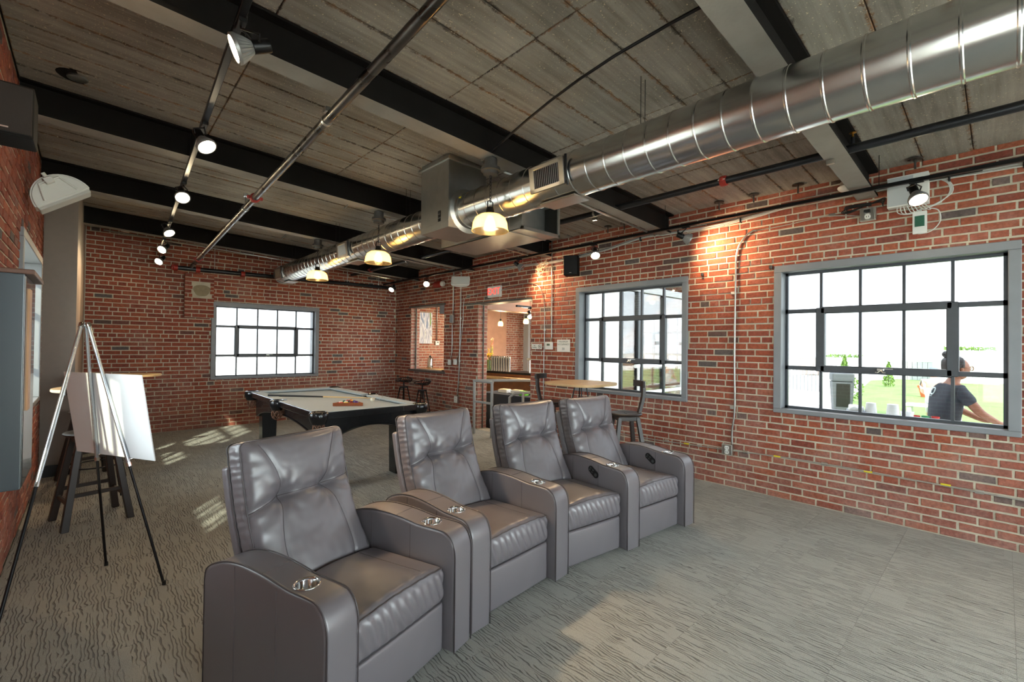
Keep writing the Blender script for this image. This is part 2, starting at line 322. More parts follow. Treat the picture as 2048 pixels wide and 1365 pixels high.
def shade_mat():
    m, N, L, B = new_mat('ribbed_glass_shade'); out = N['Material Output']
    B.inputs['Base Color'].default_value = srgb(240, 214, 160); B.inputs['Roughness'].default_value = .15; B.inputs['Transmission Weight'].default_value = .5; B.inputs['IOR'].default_value = 1.2
    t = N.new('ShaderNodeBsdfTranslucent'); t.inputs[0].default_value = srgb(250, 225, 175); tr = N.new('ShaderNodeBsdfTransparent'); tr.inputs[0].default_value = srgb(255, 240, 210)
    a = N.new('ShaderNodeMixShader'); a.inputs[0].default_value = .45; L.new(t.outputs[0], a.inputs[1]); L.new(tr.outputs[0], a.inputs[2])
    g = N.new('ShaderNodeBsdfGlossy'); g.inputs['Roughness'].default_value = .15
    b = N.new('ShaderNodeMixShader'); b.inputs[0].default_value = .12; L.new(a.outputs[0], b.inputs[1]); L.new(g.outputs[0], b.inputs[2]); L.new(b.outputs[0], out.inputs[0])
    return m
M_SHADE = shade_mat()
M_CLEAR = glass_mat('clear_screen_glass', (.96, .98, .97, 1), .03)
# ------------------------------------------------------------------ brick walls
def wall_pieces(u0, u1, z0, z1, holes):
    """rectangles that cover the wall but not its holes"""
    us = sorted({u0, u1, *[h[0] for h in holes], *[h[1] for h in holes]}); us = [u for u in us if u0 <= u <= u1]; out = []
    for a, b in zip(us, us[1:]):
        cut = sorted((max(h[2], z0), min(h[3], z1)) for h in holes if h[0] < (a+b)/2 < h[1]); z = z0
        for c, d in cut:
            if c > z: out.append((a, b, z, c))
            z = max(z, d)
        if z < z1: out.append((a, b, z, z1))
    return out
CRS, BL, BH, JT = .0677, .201, .0545, .0135
def brick_cells(u0, u1, z0, z1, holes, top=None, seed=0):
    """list of (u centre, z centre, length)"""
    r = random.Random(seed); out = []; row = 0; z = z0
    def blocked(a, b, zc):
        for h in holes:
            if h[2] < zc < h[3]:
                if a < h[1] and b > h[0]: return h
    while z + CRS <= z1 + .03:
        zc = z + CRS/2
        near = [h for h in holes if len(h) > 4 and h[4] and (abs(zc-(h[2]-CRS/2)) < CRS/2 or abs(zc-(h[3]+CRS/2)) < CRS/2)]
        hdr = row % 6 == 5
        u = u0 - (0 if row % 2 else .107) - (.055 if hdr else 0)
        while u < u1:
            isn = any(n_[0]-.05 < u+.05 < n_[1] for n_ in near)
            L_ = .096 if (hdr or isn) else BL
            L_ += r.uniform(-.004, .004)
            a, b = u, u+L_
            a2, b2 = max(a, u0), min(b, u1)
            h = blocked(a2, b2, zc)
            if h:
                segs = [(a2, min(b2, h[0]-.004)), (max(a2, h[1]+.004), b2)]
            else: segs = [(a2, b2)]
            for (p, q) in segs:
                if q-p > .03:
                    if top is None or zc + BH/2 < top((p+q)/2): out.append(((p+q)/2, zc, q-p))
            u += L_ + JT
        z += CRS; row += 1
    return out
UNIT = {}
def brick_unit(k):
    """one brick, face towards -x of its own frame, origin at the centre of its face plane"""
    if k not in UNIT:
        r = random.Random(k); me = bpy.data.meshes.new('brick'); j = lambda s: r.uniform(-s, s)
        v = []; c = .0035
        for (x, s) in ((.03, 0), (c, 0), (0, 1)):
            for (a, b) in ((-1, -1), (1, -1), (1, 1), (-1, 1)):
                v.append((x + (j(.0015) if x < .01 else 0), a*(.5 - s*.02) + (j(.006) if x < .02 else 0), b*(.5 - s*.05) + (j(.02) if x < .02 else 0)))
        f = [(8, 9, 10, 11)] + [(i, (i+1) % 4, 4+(i+1) % 4, 4+i) for i in range(4)] + [(4+i, 4+(i+1) % 4, 8+(i+1) % 4, 8+i) for i in range(4)]
        me.from_pydata(v, [], f); me.update(); bm = bmesh.new(); bm.from_mesh(me); bmesh.ops.recalc_face_normals(bm, faces=bm.faces); bm.to_mesh(me); bm.free(); me.materials.append(M_BRICK); UNIT[k] = me
    return UNIT[k]
def lay_bricks(parent, cells, frame, n_single, score, proud=.0055, matr=None, seed=1):
    """frame(u, z, d) -> world point, d = depth in front of the mortar; the best scored become single objects"""
    r = random.Random(seed)
    order = sorted(range(len(cells)), key=lambda i: -score(cells[i][0], cells[i][1])); single = set(i for i in order[:n_single] if score(*cells[i][:2]) > 0)
    o0 = frame(0, 0, 0); ex = frame(0, 0, -1)-o0; ey = frame(1, 0, 0)-o0; ez = frame(0, 1, 0)-o0
    V = []; Fc = []
    for i, (u, z, L_) in enumerate(cells):
        d = proud + r.uniform(-.003, .004); me = brick_unit(r.randrange(6)); base = frame(u, z, d); ang = r.uniform(-.006, .006)
        eyy = ey + ez*ang; ezz = ez - ey*ang; L2 = L_ + r.uniform(-.002, .002); H2 = BH + r.uniform(-.0025, .0015)
        if i in single:
            o = bpy.data.objects.new('brick', me); COL.objects.link(o); o.parent = parent
            o.matrix_world = Matrix(((ex[0], eyy[0]*L2, ezz[0]*H2, base[0]), (ex[1], eyy[1]*L2, ezz[1]*H2, base[1]), (ex[2], eyy[2]*L2, ezz[2]*H2, base[2]), (0, 0, 0, 1)))
        else:
            n0 = len(V)
            for v in me.vertices: V.append(base + ex*v.co[0] + eyy*(v.co[1]*L2) + ezz*(v.co[2]*H2))
            for p in me.polygons: Fc.append(tuple(n0+k for k in p.vertices))
    bm = bmesh.new(); me = bpy.data.meshes.new('brickwork'); me.from_pydata(V, [], Fc); me.update(); bm.from_mesh(me); bmesh.ops.recalc_face_normals(bm, faces=bm.faces); bm.to_mesh(me); bm.free()
    me.materials.append(matr or M_BRICK); o = bpy.data.objects.new('brickwork', me); COL.objects.link(o); o.parent = parent; o['kind'] = 'stuff'
    return o
def in_view(p, mx=1):
    d = Vector(p)-Vector((0, 0, 1.5)); z = d.dot(F_)
    if z < .3: return None
    x = 1024+910*d.dot(R_)/z; y = 682+910*d.dot(D_)/z
    return (x, y, z) if -40 < x < 2090 and -40 < y < 1400 else None
def wall_score(fr, nrm):
    def s(u, z):
        p = fr(u, z, 0); q = in_view(p)
        if not q: return 0
        d = Vector(p)-Vector((0, 0, 1.5)); return abs(d.normalized().dot(nrm))/d.length_squared
    return s
def structure(name, bm, m, parent=None, label=None, smooth=False):
    o = link(name, bm, m, parent, smooth); 
    if not parent: o['kind'] = 'structure'
    if label: o['label'] = label
    return o
# right wall: u = y
DOOR = (5.08, 6.43, 0, 2.26)
HOLES_R = [(-.07, 1.57, .88, 2.32, 1), (2.52, 4.15, .89, 2.32, 1), DOOR + (0,), (7.50, 8.77, .97, 2.30, 0), (-2.9, -1.2, .88, 2.32, 1)]
def fuse(boxes):
    bm = bmesh.new()
    for b in boxes: add_box(bm, ((b[0]+b[1])/2, (b[2]+b[3])/2, (b[4]+b[5])/2), (b[1]-b[0], b[3]-b[2], b[5]-b[4]))
    return bm
wr = structure('wall_right', fuse([(XR+.009, XR+.22, a, b, z0, z1) for a, b, z0, z1 in wall_pieces(YF-.3, 12.5, -.3, 3.6, HOLES_R)]), M_MORTAR, None, 'long red brick wall with two steel windows, a doorway and a hatch')
fr_r = lambda u, z, d: Vector((XR+.009-d, u, z))
lay_bricks(wr, brick_cells(YF, YB, 0, 3.15, HOLES_R, seed=3), fr_r, 300, wall_score(fr_r, Vector((1, 0, 0))), seed=5)
# left wall: u = y, faces +x
HOLES_L = [(5.0, 6.75, .9, 2.33, 1), (2.35, 3.5, .9, 2.33, 1), (-2.7, .3, .6, 2.6, 0)]  # last opening is out of view, added to let in more light
wl = structure('wall_left', fuse([(XL-.33, XL-.009, a, b, z0, z1) for a, b, z0, z1 in wall_pieces(YF-.3, YB+.3, -.3, 3.6, HOLES_L)]), M_MORTAR, None, 'red brick side wall behind the easel with a deep white window')
fr_l = lambda u, z, d: Vector((XL-.009+d, u, z))
lay_bricks(wl, brick_cells(YF, 7.2, 0, 3.33, HOLES_L, seed=8), fr_l, 300, wall_score(fr_l, Vector((1, 0, 0))), seed=9)
# back wall: u = x
HOLES_B = [(1.56, 3.37, .86, 2.2, 1)]
wb = structure('wall_back', fuse([(a, b, YB+.009, YB+.33, z0, z1) for a, b, z0, z1 in wall_pieces(XL-.3, XR+.22, -.3, 3.6, HOLES_B)]), M_MORTAR, None, 'red brick end wall behind the pool table')
fr_b = lambda u, z, d: Vector((u, YB+.009-d, z))
lay_bricks(wb, brick_cells(-.08, XR, 0, 3.4, HOLES_B, top=lambda u: CZ(u), seed=12), fr_b, 300, wall_score(fr_b, Vector((0, 1, 0))), seed=13)
# pilaster on the back wall with a cement patch
pil = structure('pilaster', span(1.145, 1.555, YB-.09, YB+.01, 1.92, 2.66), M_MORTAR, wb)
fr_p = lambda u, z, d: Vector((u, YB-.09-d, z))
lay_bricks(pil, brick_cells(1.14, 1.56, 1.92, 2.66, [(1.25, 1.5, 2.27, 2.5)], seed=17), fr_p, 80, lambda u, z: 1, proud=.008)
pp = bmesh.new(); add_prism(pp, [(.12*math.cos(a)*(1+.12*math.sin(3*a)), .105*math.sin(a)*(1+.1*math.cos(2*a))) for a in [2*PI*k/22 for k in range(22)]], .014, aim((1.38, YB-.085, 2.385), (0, -1, 0)))
bmesh.ops.recalc_face_normals(pp, faces=pp.faces); link('cement_patch', pp, mat('cement', srgb(150, 138, 112), .9, var=.1), pil)
# front wall behind the camera, mostly glass
HOLES_F = [(-.2, 2.4, .1, 2.85, 0), (2.5, 5.0, .1, 2.85, 0)]
wf = structure('wall_front', fuse([(a, b, YF-.3, YF, z0, z1) for a, b, z0, z1 in wall_pieces(XL-.3, XR+.22, -.3, 3.6, HOLES_F)]), mat('plain_brick_paint', srgb(140, 90, 75), .8))
structure('wall_sun_block', span(-3.6, -2.6, -9, -1.6, -3, 4.6), M_WHITEP, None, 'pale unseen wall added to block the sun')  # unseen block added to keep direct sun off the added side window
sunblock = structure('roof_sun_block', span(XL-.6, XR+.6, YF-1.9, YF-.3, 3.0, 3.12), M_WHITEP, None, 'porch roof added out of view over the glazed front')  # unseen overhang added to keep direct sun out of the front glass
# ------------------------------------------------------------------ floor: carpet tiles
fl = structure('floor', span(XL-.3, XR+.02, YF-.3, YB+.3, -.3, -.006), mat('floor_screed', srgb(90, 88, 82), .9), None, 'grey-beige patterned carpet tile floor')
TS = .61
nx_, ny_ = 9, 22
tile_me = None
x0 = XL; tw = (XR-XL)/nx_; y0_ = YF; tl = (YB-YF)/ny_
tb = BX((0, 0, -.005), (tw-.001, tl-.001, .01), None, 0); tile_me = bpy.data.meshes.new('carpet_tile'); tb.to_mesh(tile_me); tb.free(); tile_me.materials.append(M_CARPET)
for i in range(nx_):
    for j in range(ny_):
        o = bpy.data.objects.new('carpet_tile', tile_me); COL.objects.link(o); o.parent = fl; o.location = (x0+(i+.5)*tw, y0_+(j+.5)*tl, rnd.uniform(-.0006, .0006))
# ------------------------------------------------------------------ ceiling: cement planks on a slope
sl_a = math.atan(.045)
def ceil_slab():
    bm = bmesh.new(); x0, x1 = XL-.3, XR+.22
    vs_ = [bm.verts.new(p) for p in ((x0, YF-.3, CZ(x0)+.03), (x1, YF-.3, CZ(x1)+.03), (x1, YB+.33, CZ(x1)+.03), (x0, YB+.33, CZ(x0)+.03), (x0, YF-.3, CZ(x0)+.3), (x1, YF-.3, CZ(x1)+.3), (x1, YB+.33, CZ(x1)+.3), (x0, YB+.33, CZ(x0)+.3))]
    for f in ((0, 1, 2, 3), (4, 5, 6, 7), (0, 1, 5, 4), (1, 2, 6, 5), (2, 3, 7, 6), (3, 0, 4, 7)): bm.faces.new([vs_[i] for i in f])
    bmesh.ops.recalc_face_normals(bm, faces=bm.faces); return bm
ce = structure('ceiling', ceil_slab(), mat('joint_dirt', srgb(66, 58, 50), .95, var=.3, scale=20), None, 'sloping ceiling of rust-stained cement planks')
BEAMY = [.76, 2.69, 4.65, 6.55, 8.42]
bays = [(-3.6, -1.17)] + [(a+.15 if i else a, b) for i, (a, b) in enumerate([(-1.02-.15, .76), (.76, 2.69), (2.69, 4.65), (4.65, 6.55), (6.55, 8.42), (8.42, YB)])]
bays[1] = (-1.02, .76)
PM = {}
def plank_mesh(L_, w):
    k = (round(L_, 3), round(w, 3))
    if k not in PM:
        b = BX((0, 0, .02), (L_-.003, w-.004, .04), None, .004, 1); me = bpy.data.meshes.new('ceiling_plank'); b.to_mesh(me); b.free(); me.materials.append(M_PLANK); PM[k] = me
    return PM[k]
cnt = 0
for (ya, yb) in bays:
    k = max(1, round((yb-ya)/(.28 if ya < 2 else .195))); w = (yb-ya)/k
    for j in range(k):
        nseg = 3 if not (.5 < ya < 3) else 5
        L_ = (XR+.05-XL)/nseg
        for i in range(nseg):
            xc = XL + (i+.5)*L_ + (0 if j % 2 else .0)
            o = bpy.data.objects.new('ceiling_plank', plank_mesh(L_, w)); COL.objects.link(o); o.parent = ce
            o.location = (xc, ya+(j+.5)*w, CZ(xc)+rnd.uniform(-.003, .004)); o.rotation_euler = (rnd.uniform(-.01, .01), sl_a, 0); cnt += 1
# ------------------------------------------------------------------ steel beams
def ibeam(y, z_bot_off=.24):
    bm = bmesh.new(); x0, x1 = XL, XR+.009; z0 = lambda x: CZ(x)+.01; h = z_bot_off
    def slab(ya, yb, za, zb, mi):
        vv = [bm.verts.new(p) for p in ((x0, ya, z0(x0)-za), (x1, ya, z0(x1)-za), (x1, yb, z0(x1)-za), (x0, yb, z0(x0)-za), (x0, ya, z0(x0)-zb), (x1, ya, z0(x1)-zb), (x1, yb, z0(x1)-zb), (x0, yb, z0(x0)-zb))]
        for f in ((0, 1, 2, 3), (4, 5, 6, 7), (0, 1, 5, 4), (1, 2, 6, 5), (2, 3, 7, 6), (3, 0, 4, 7)):
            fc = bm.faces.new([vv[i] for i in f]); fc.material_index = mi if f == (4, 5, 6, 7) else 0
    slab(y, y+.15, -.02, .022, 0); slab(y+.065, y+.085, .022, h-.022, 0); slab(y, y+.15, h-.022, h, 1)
    bmesh.ops.recalc_face_normals(bm, faces=bm.faces); return bm
for i, y in enumerate([-1.17]+BEAMY):
    o = link('ceiling_beam', ibeam(y), [M_BEAM, M_BEAMU]); tag(o, kind='structure')
# portals help the sky light find its way in
for a in ((XR+.20, .75, 1.6, 1.44, 1.64, (0, PI/2, 0)), (XR+.20, 3.33, 1.6, 1.43, 1.63, (0, PI/2, 0)), (XR+.2, -2.05, 1.6, 1.44, 1.7, (0, PI/2, 0)),
          (XL-.30, 5.87, 1.6, 1.44, 1.75, (0, -PI/2, 0)), (XL-.3, 2.92, 1.6, 1.44, 1.15, (0, -PI/2, 0)),
          (XL-.3, -1.2, 1.6, 2., 3., (0, -PI/2, 0)), (2.46, YB+.30, 1.53, 1.8, 1.34, (-PI/2, 0, 0)), (1.1, YF-.28, 1.475, 2.6, 2.75, (PI/2, 0, 0)), (3.75, YF-.28, 1.475, 2.5, 2.75, (PI/2, 0, 0))):
    portal(*a)
# ------------------------------------------------------------------ windows
def window(n, cx, cy, z0, z1, w, face, label, setback=.13, glass=None):
    """face: unit vector that points into the room; local x runs along the wall, local y out of the room"""
    f = Vector(face); ang = math.atan2(-f[1], -f[0]) - PI/2
    t = empty('window_%d' % n, (cx, cy, 0), ang); t['kind'] = 'structure'; t['label'] = label
    H = z1-z0; bm = bmesh.new(); p = .018; dep = .24 if face[0] < 0 else .32
    for (xa, xb, za, zb) in ((-w/2-.02, w/2+.02, z1-.05, z1+.02), (-w/2-.02, w/2+.02, z0-.02, z0+.022), (-w/2-.02, -w/2+.05, z0+.022, z1-.05), (w/2-.05, w/2+.02, z0+.022, z1-.05)):
        add_box(bm, ((xa+xb)/2, dep/2-p, (za+zb)/2), (xb-xa, dep, zb-za), None, .004, 1)
    link('casing', bm, M_FRAME, t)
    gx, gz0, gz1 = w/2-.05, z0+.022, z1-.05; y = setback; bm = bmesh.new(); F_w = .022
    xs = [-gx+2*gx*k/5 for k in range(6)]; hs = gz1-gz0; zs = [gz0, gz0+hs*.30, gz0+hs*.715, gz1]
    for x in (xs[0]+.012, xs[5]-.012): add_box(bm, (x, y, (gz0+gz1)/2), (.024, .04, hs))
    for z in (gz0+.012, gz1-.012): add_box(bm, (0, y, z), (2*gx, .04, .024))
    for k in (1, 2, 3, 4):
        for j in range(3):
            if j == 1 and k in (1, 4): continue
            add_box(bm, (xs[k], y, (zs[j]+zs[j+1])/2), (F_w, .034, zs[j+1]-zs[j]))
    for z in zs[1:3]: add_box(bm, (0, y, z), (2*gx, .04, .04))
    link('sash_bars', bm, M_DARKFRAME, t)
    bm = bmesh.new()
    for x in (xs[1], xs[4]): add_box(bm, (x, y-.012, (zs[1]+zs[2])/2), (.075, .06, zs[2]-zs[1]+.05), None, .006, 1)
    for z in (zs[1], zs[2]): add_box(bm, (0, y-.012, z), (xs[4]-xs[1], .06, .065), None, .006, 1)
    link('vent_frame', bm, M_DARKFRAME, t)
    bm = bmesh.new(); add_box(bm, (0, y-.05, zs[1]+.012), (.05, .012, .022), None, .003, 1)
    for s in (-1, 1): add_tube(bm, [(0, y-.055, zs[1]+.005), (s*.02, y-.065, zs[1]-.014), (s*.036, y-.065, zs[1]-.012)], .005, 6)
    add_box(bm, (.05, y-.048, zs[1]+.02), (.07, .008, .006)); link('latch', bm, M_BRUSH, t)
    pm = {}
    for j in range(3):
        for k in range(5):
            a, b = xs[k], xs[k+1]; c, d = zs[j], zs[j+1]; key = (j,)
            if key not in pm:
                bb = BX((0, 0, 0), (b-a-.01, .004, d-c-.01)); me = bpy.data.meshes.new('pane'); bb.to_mesh(me); bb.free(); me.materials.append(glass or M_DIMGLASS); pm[key] = me
            o = bpy.data.objects.new('pane', pm[key]); COL.objects.link(o); o.parent = t; o.location = ((a+b)/2, y+.008, (c+d)/2)
    return t
window(1, XR, .75, .88, 2.32, 1.64, (-1, 0, 0), 'large grey-cased steel window onto the lawn, person outside it')
window(2, XR, 3.335, .89, 2.32, 1.63, (-1, 0, 0), 'grey-cased steel window behind the high table with a chair')
window(3, 2.465, YB, .86, 2.20, 1.81, (0, -1, 0), 'grey-cased steel window glowing white in the end wall', setback=.10)
window(4, XL, 5.875, .9, 2.33, 1.75, (1, 0, 0), 'deep window with white reveal in the side wall', setback=.2, glass=M_GLASS)
window(5, XL, 2.925, .9, 2.33, 1.15, (1, 0, 0), 'window in the side wall out of view', setback=.2, glass=M_GLASS)
window(6, XR, -2.05, .88, 2.32, 1.7, (-1, 0, 0), 'window in the brick wall behind the viewer')
t = empty('window_9', (XL-.16, 0, 0)); t['kind'] = 'structure'; link('frame', fuse([(-.03, .03, -2.7, .3, .6, .66), (-.03, .03, -2.7, .3, 2.54, 2.6), (-.03, .03, -2.7, -2.64, .6, 2.6), (-.03, .03, .24, .3, .6, 2.6), (-.03, .03, -1.23, -1.17, .6, 2.6)]), M_DARKFRAME, t); link('pane', span(-.003, .003, -2.65, .25, .62, 2.58), M_GLASS, t)  # unseen window added to brighten the side-wall end of the room
for a, b in ((-.2, 2.4), (2.5, 5.0)):
    t = empty('window_%d' % (7 if a < 1 else 8), (0, YF-.15, 0)); t['kind'] = 'structure'; link('frame', fuse([(a, b, -.03, .03, .1, .16), (a, b, -.03, .03, 2.79, 2.85), (a, a+.06, -.03, .03, .1, 2.85), (b-.06, b, -.03, .03, .1, 2.85), ((a+b)/2-.03, (a+b)/2+.03, -.03, .03, .1, 2.85)]), M_DARKFRAME, t); link('pane', span(a, b, -.003, .003, .12, 2.82), M_GLASS, t)
# ------------------------------------------------------------------ doorway and hatch
M_LINTEL = mat('lintel_steel', srgb(92, 88, 84), .5, .3, var=.2)
dr = structure('door_1', fuse([(XR-.012, XR+.23, DOOR[0]-.02, DOOR[1]+.42, DOOR[3]-.02, DOOR[3]+.015)]), M_LINTEL, None, 'open brick doorway under a steel lintel and exit sign')
def jamb(x0, x1, y, z0, z1, nrm, seed, parent):
    fr = lambda u, z, d: Vector((u, y + nrm*d, z)); lay_bricks(parent, brick_cells(x0, x1, z0, z1, [], seed=seed), fr, 0, lambda u, z: 0, proud=.006, matr=M_SIDEBRICK)
jamb(XR+.01, XR+.22, DOOR[1], 0, 2.24, -1, 21, dr); jamb(XR+.01, XR+.22, DOOR[0], 0, 2.24, 1, 22, dr)
jt = bmesh.new(); add_box(jt, (XR+.12, DOOR[1]-.02, 1.12), (.016, .02, 2.22)); link('steel_angle', jt, M_LINTEL, dr)
hp = structure('trim_1', fuse([(XR-.02, XR+.23, 7.46, 8.83, .93, .975), (XR-.012, XR+.23, 7.46, 8.83, 2.295, 2.33)]), M_LINTEL, None, 'steel sill and lintel of the open hatch through the brick wall')
jamb(XR+.01, XR+.22, 8.77, .97, 2.3, -1, 23, hp); jamb(XR+.01, XR+.22, 7.5, .97, 2.3, 1, 24, hp)
jt = bmesh.new(); add_box(jt, (XR+.12, 8.74, 1.63), (.016, .03, 1.32)); link('steel_angle', jt, M_LINTEL, hp)
# hatch: folded shutter box and bright metal guide
t = empty('roller_shutter_guide', (XR, 7.53, 0), 0, 'bright metal shutter guide and grey box in the hatch', 'shutter')
link('guide', fuse([(.10, .17, 0, .02, .98, 2.28), (.19, .22, 0, .03, .98, 2.28)]), M_BRUSH, t); link('box', span(.0, .3, -.02, .13, 2.12, 2.29, .004), M_FRAME, t); link('foot', span(.05, .3, -.02, .1, .976, 1.0), M_BLACK, t)
# ------------------------------------------------------------------ column in the corner
def colmesh():
    bm = bmesh.new(); add_prism(bm, [(XL, 7.12), (-.13, 7.12), (-.115, 7.3), (-.09, YB), (XL, YB)], 3.32, Matrix.Translation((0, 0, .12))); bmesh.ops.recalc_face_normals(bm, faces=bm.faces); return bm
co = structure('column', colmesh(), M_TAUPE, None, 'taupe painted column enclosure in the corner behind the easel')
bb = bmesh.new(); add_prism(bb, [(XL, 7.10), (-.115, 7.10), (-.10, 7.3), (-.075, YB), (XL, YB)], .125); bmesh.ops.recalc_face_normals(bb, faces=bb.faces); link('base', bb, M_BLACK, co)
# ------------------------------------------------------------------ spiral duct with plenum
DX, DZ, DR = 2.53, 2.735, .158
duct = empty('spiral_duct', (0, 0, 0), 0, 'long round galvanised spiral duct under the ceiling', 'duct')
def duct_run(y0, y1, r, step, nm='duct_pipe'):
    bm = bmesh.new(); prof = []; n = max(1, round((y1-y0)/step)); L_ = (y1-y0)/n
    for k in range(n):
        a = y0+k*L_
        prof += [(r, a), (r+.0035, a+.004), (r+.0035, a+.010), (r, a+.014), (r, a+L_-.0005)]
    prof.append((r, y1)); add_lathe(bm, prof, 56, Matrix.Translation((DX, 0, DZ)) @ Matrix.Rotation(-PI/2, 4, 'X')); bmesh.ops.recalc_face_normals(bm, faces=bm.faces)
    return link(nm, bm, M_GALV, duct, smooth=True, angle=40)
for k in range(9): duct_run(-3.3+k*.74, -3.3+(k+1)*.74, DR, .148)
for k in range(7): duct_run(3.82+k*.72, 3.82+(k+1)*.72, DR-.004, .144)
bm = lathe([(0, 0), (DR-.004, 0), (DR-.004, .02), (DR+.004, .02), (DR+.004, .05)], 48, Matrix.Translation((DX, 8.88, DZ)) @ Matrix.Rotation(PI/2, 4, 'X')); link('end_cap', bm, M_GALVD, duct, smooth=True, angle=40)
bm = lathe([(DR+.045, 0), (DR+.045, .004), (DR+.006, .02), (DR+.006, .06), (DR, .06)], 48, Matrix.Translation((DX, 3.365, DZ)) @ Matrix.Rotation(PI/2, 4, 'X')); link('collar', bm, M_GALVD, duct, smooth=True, angle=40)
bm = bmesh.new(); add_box(bm, (DX, 3.59, 2.885), (.43, .46, .66), None, .003, 1); add_box(bm, (DX, 3.59, 3.17), (.47, .50, .02)); add_box(bm, (DX, 3.59, 2.62), (.434, .464, .012)); link('plenum', bm, M_GALVD, duct)
bm = bmesh.new(); 
for k in range(3): add_box(bm, (DX-.218, 3.50, 2.64+k*.035), (.004, .035, .028))
link('damper_plate', bm, M_BLACK, duct)
link('warning_sticker', BX((DX-.155*.8, 3.30, DZ+.155*.55), (.03, .03, .02), euler(0, -.6, 0)), mat('yellow_label', srgb(214, 196, 40), .5), duct)
def register(y, phi, r0=DR, w=.33, h=.185, sc=1):
    """grille on the side of the duct; phi measured from -x towards -z"""
    g = empty('supply_grille', (DX - math.cos(phi)*(r0+.004), y, DZ - math.sin(phi)*(r0+.004))); g.parent = duct
    g.rotation_euler = (Matrix.Rotation(phi, 3, 'Y').transposed()).to_euler()    # local -x is outwards
    bm = bmesh.new(); a, b = w/2, h/2
    for (yy, zz, sy, sz) in ((0, b-.014, w, .028), (0, -b+.014, w, .028), (a-.024, 0, .048, h), (-a+.024, 0, .048, h)): add_box(bm, (-.012, yy, zz), (.016, sy, sz), None, .003, 1)
    add_box(bm, (.012, 0, 0), (.04, w-.02, h-.02)); bm.faces.ensure_lookup_table()
    f = link('grille_frame', bm, M_BRUSH, g)
    link('opening', BX((-.0095, 0, 0), (.004, w-.10, h-.056)), M_BLACK, g)
    n = 13; sm = BX((0, 0, 0), (.012, .0055, h-.056), rotz(.6)); me = bpy.data.meshes.new('slat'); sm.to_mesh(me); sm.free(); me.materials.append(M_BRUSH)
    for k in range(n):
        o = bpy.data.objects.new('slat', me); COL.objects.link(o); o.parent = g; o.location = (-.014, -a+.06+(w-.12)*k/(n-1), 0)
    bm = bmesh.new(); add_tube(bm, [(-.0, -a-.012, b+.01), (-.012, -a-.014, 0), (0, -a-.012, -b-.01)], .009, 8); link('rubber_gasket', bm, M_BLACK, g)
    return g
register(2.21, math.radians(8)); register(5.80, math.radians(8)); register(8.55, math.radians(8))
for y, w in ((2.21, .34), (5.75, .34), (8.5, .3)): link('lower_grille_frame', BX((DX+.02, y, DZ-DR-.008), (.17, w, .016), None, .004, 1), M_BRUSH, duct)
for y in (-.9, 1.55, 4.45, 6.4, 8.3):
    bm = bmesh.new()
    add_tube(bm, [(DX-.02, y, DZ+DR-.01), (DX-.02, y, CZ(DX))], .0022, 6); add_tube(bm, [(DX+.03, y, DZ+DR-.01), (DX+.03, y, CZ(DX))], .0022, 6); link('hanger', bm, M_BLACKM, duct, smooth=True, angle=40)
# rectangular transfer duct beside it
t = empty('rectangular_duct', (0, 0, 0), 0, 'square sheet-metal duct with a dark open end beside the plenum', 'duct')
bm = bmesh.new()
for (a, b, c, d) in ((2.80, 3.28, 2.55, 2.556), (2.80, 3.28, 2.844, 2.85), (2.80, 2.806, 2.55, 2.85), (3.274, 3.28, 2.55, 2.85)): add_box(bm, ((a+b)/2, 3.55, (c+d)/2), (b-a, 1.28, d-c))
add_box(bm, (3.04, 4.185, 2.70), (.48, .006, .30)); link('duct_shell', bm, M_GALVD, t)
bm = bmesh.new()
for (a, b, c, d) in ((2.785, 3.295, 2.54, 2.572), (2.785, 3.295, 2.828, 2.86), (2.785, 2.81, 2.54, 2.86), (3.27, 3.295, 2.54, 2.86)): add_box(bm, ((a+b)/2, 2.912, (c+d)/2), (b-a, .02, d-c), None, .002, 1)
link('flange', bm, M_GALVD, t); link('seam_band', fuse([(2.795, 3.285, 3.08, 3.095, 2.545, 2.855)]), M_GALVD, t)
link('inner_black', fuse([(2.812, 3.268, 3.3, 3.31, 2.556, 2.84), (2.8065, 2.812, 2.92, 3.3, 2.556, 2.844), (3.268, 3.2735, 2.92, 3.3, 2.556, 2.844), (2.81, 3.27, 2.92, 3.3, 2.5565, 2.562)]), M_BLACK, t)  # black sheets inside the duct and across it, darkening the open end
bm = bmesh.new()
for (x, y) in ((2.82, 3.0), (3.26, 3.0), (2.82, 4.1), (3.26, 4.1)): add_tube(bm, [(x, y, 2.85), (x, y, CZ(x))], .004, 6)
link('hanger_rod', bm, M_BLACKM, t)
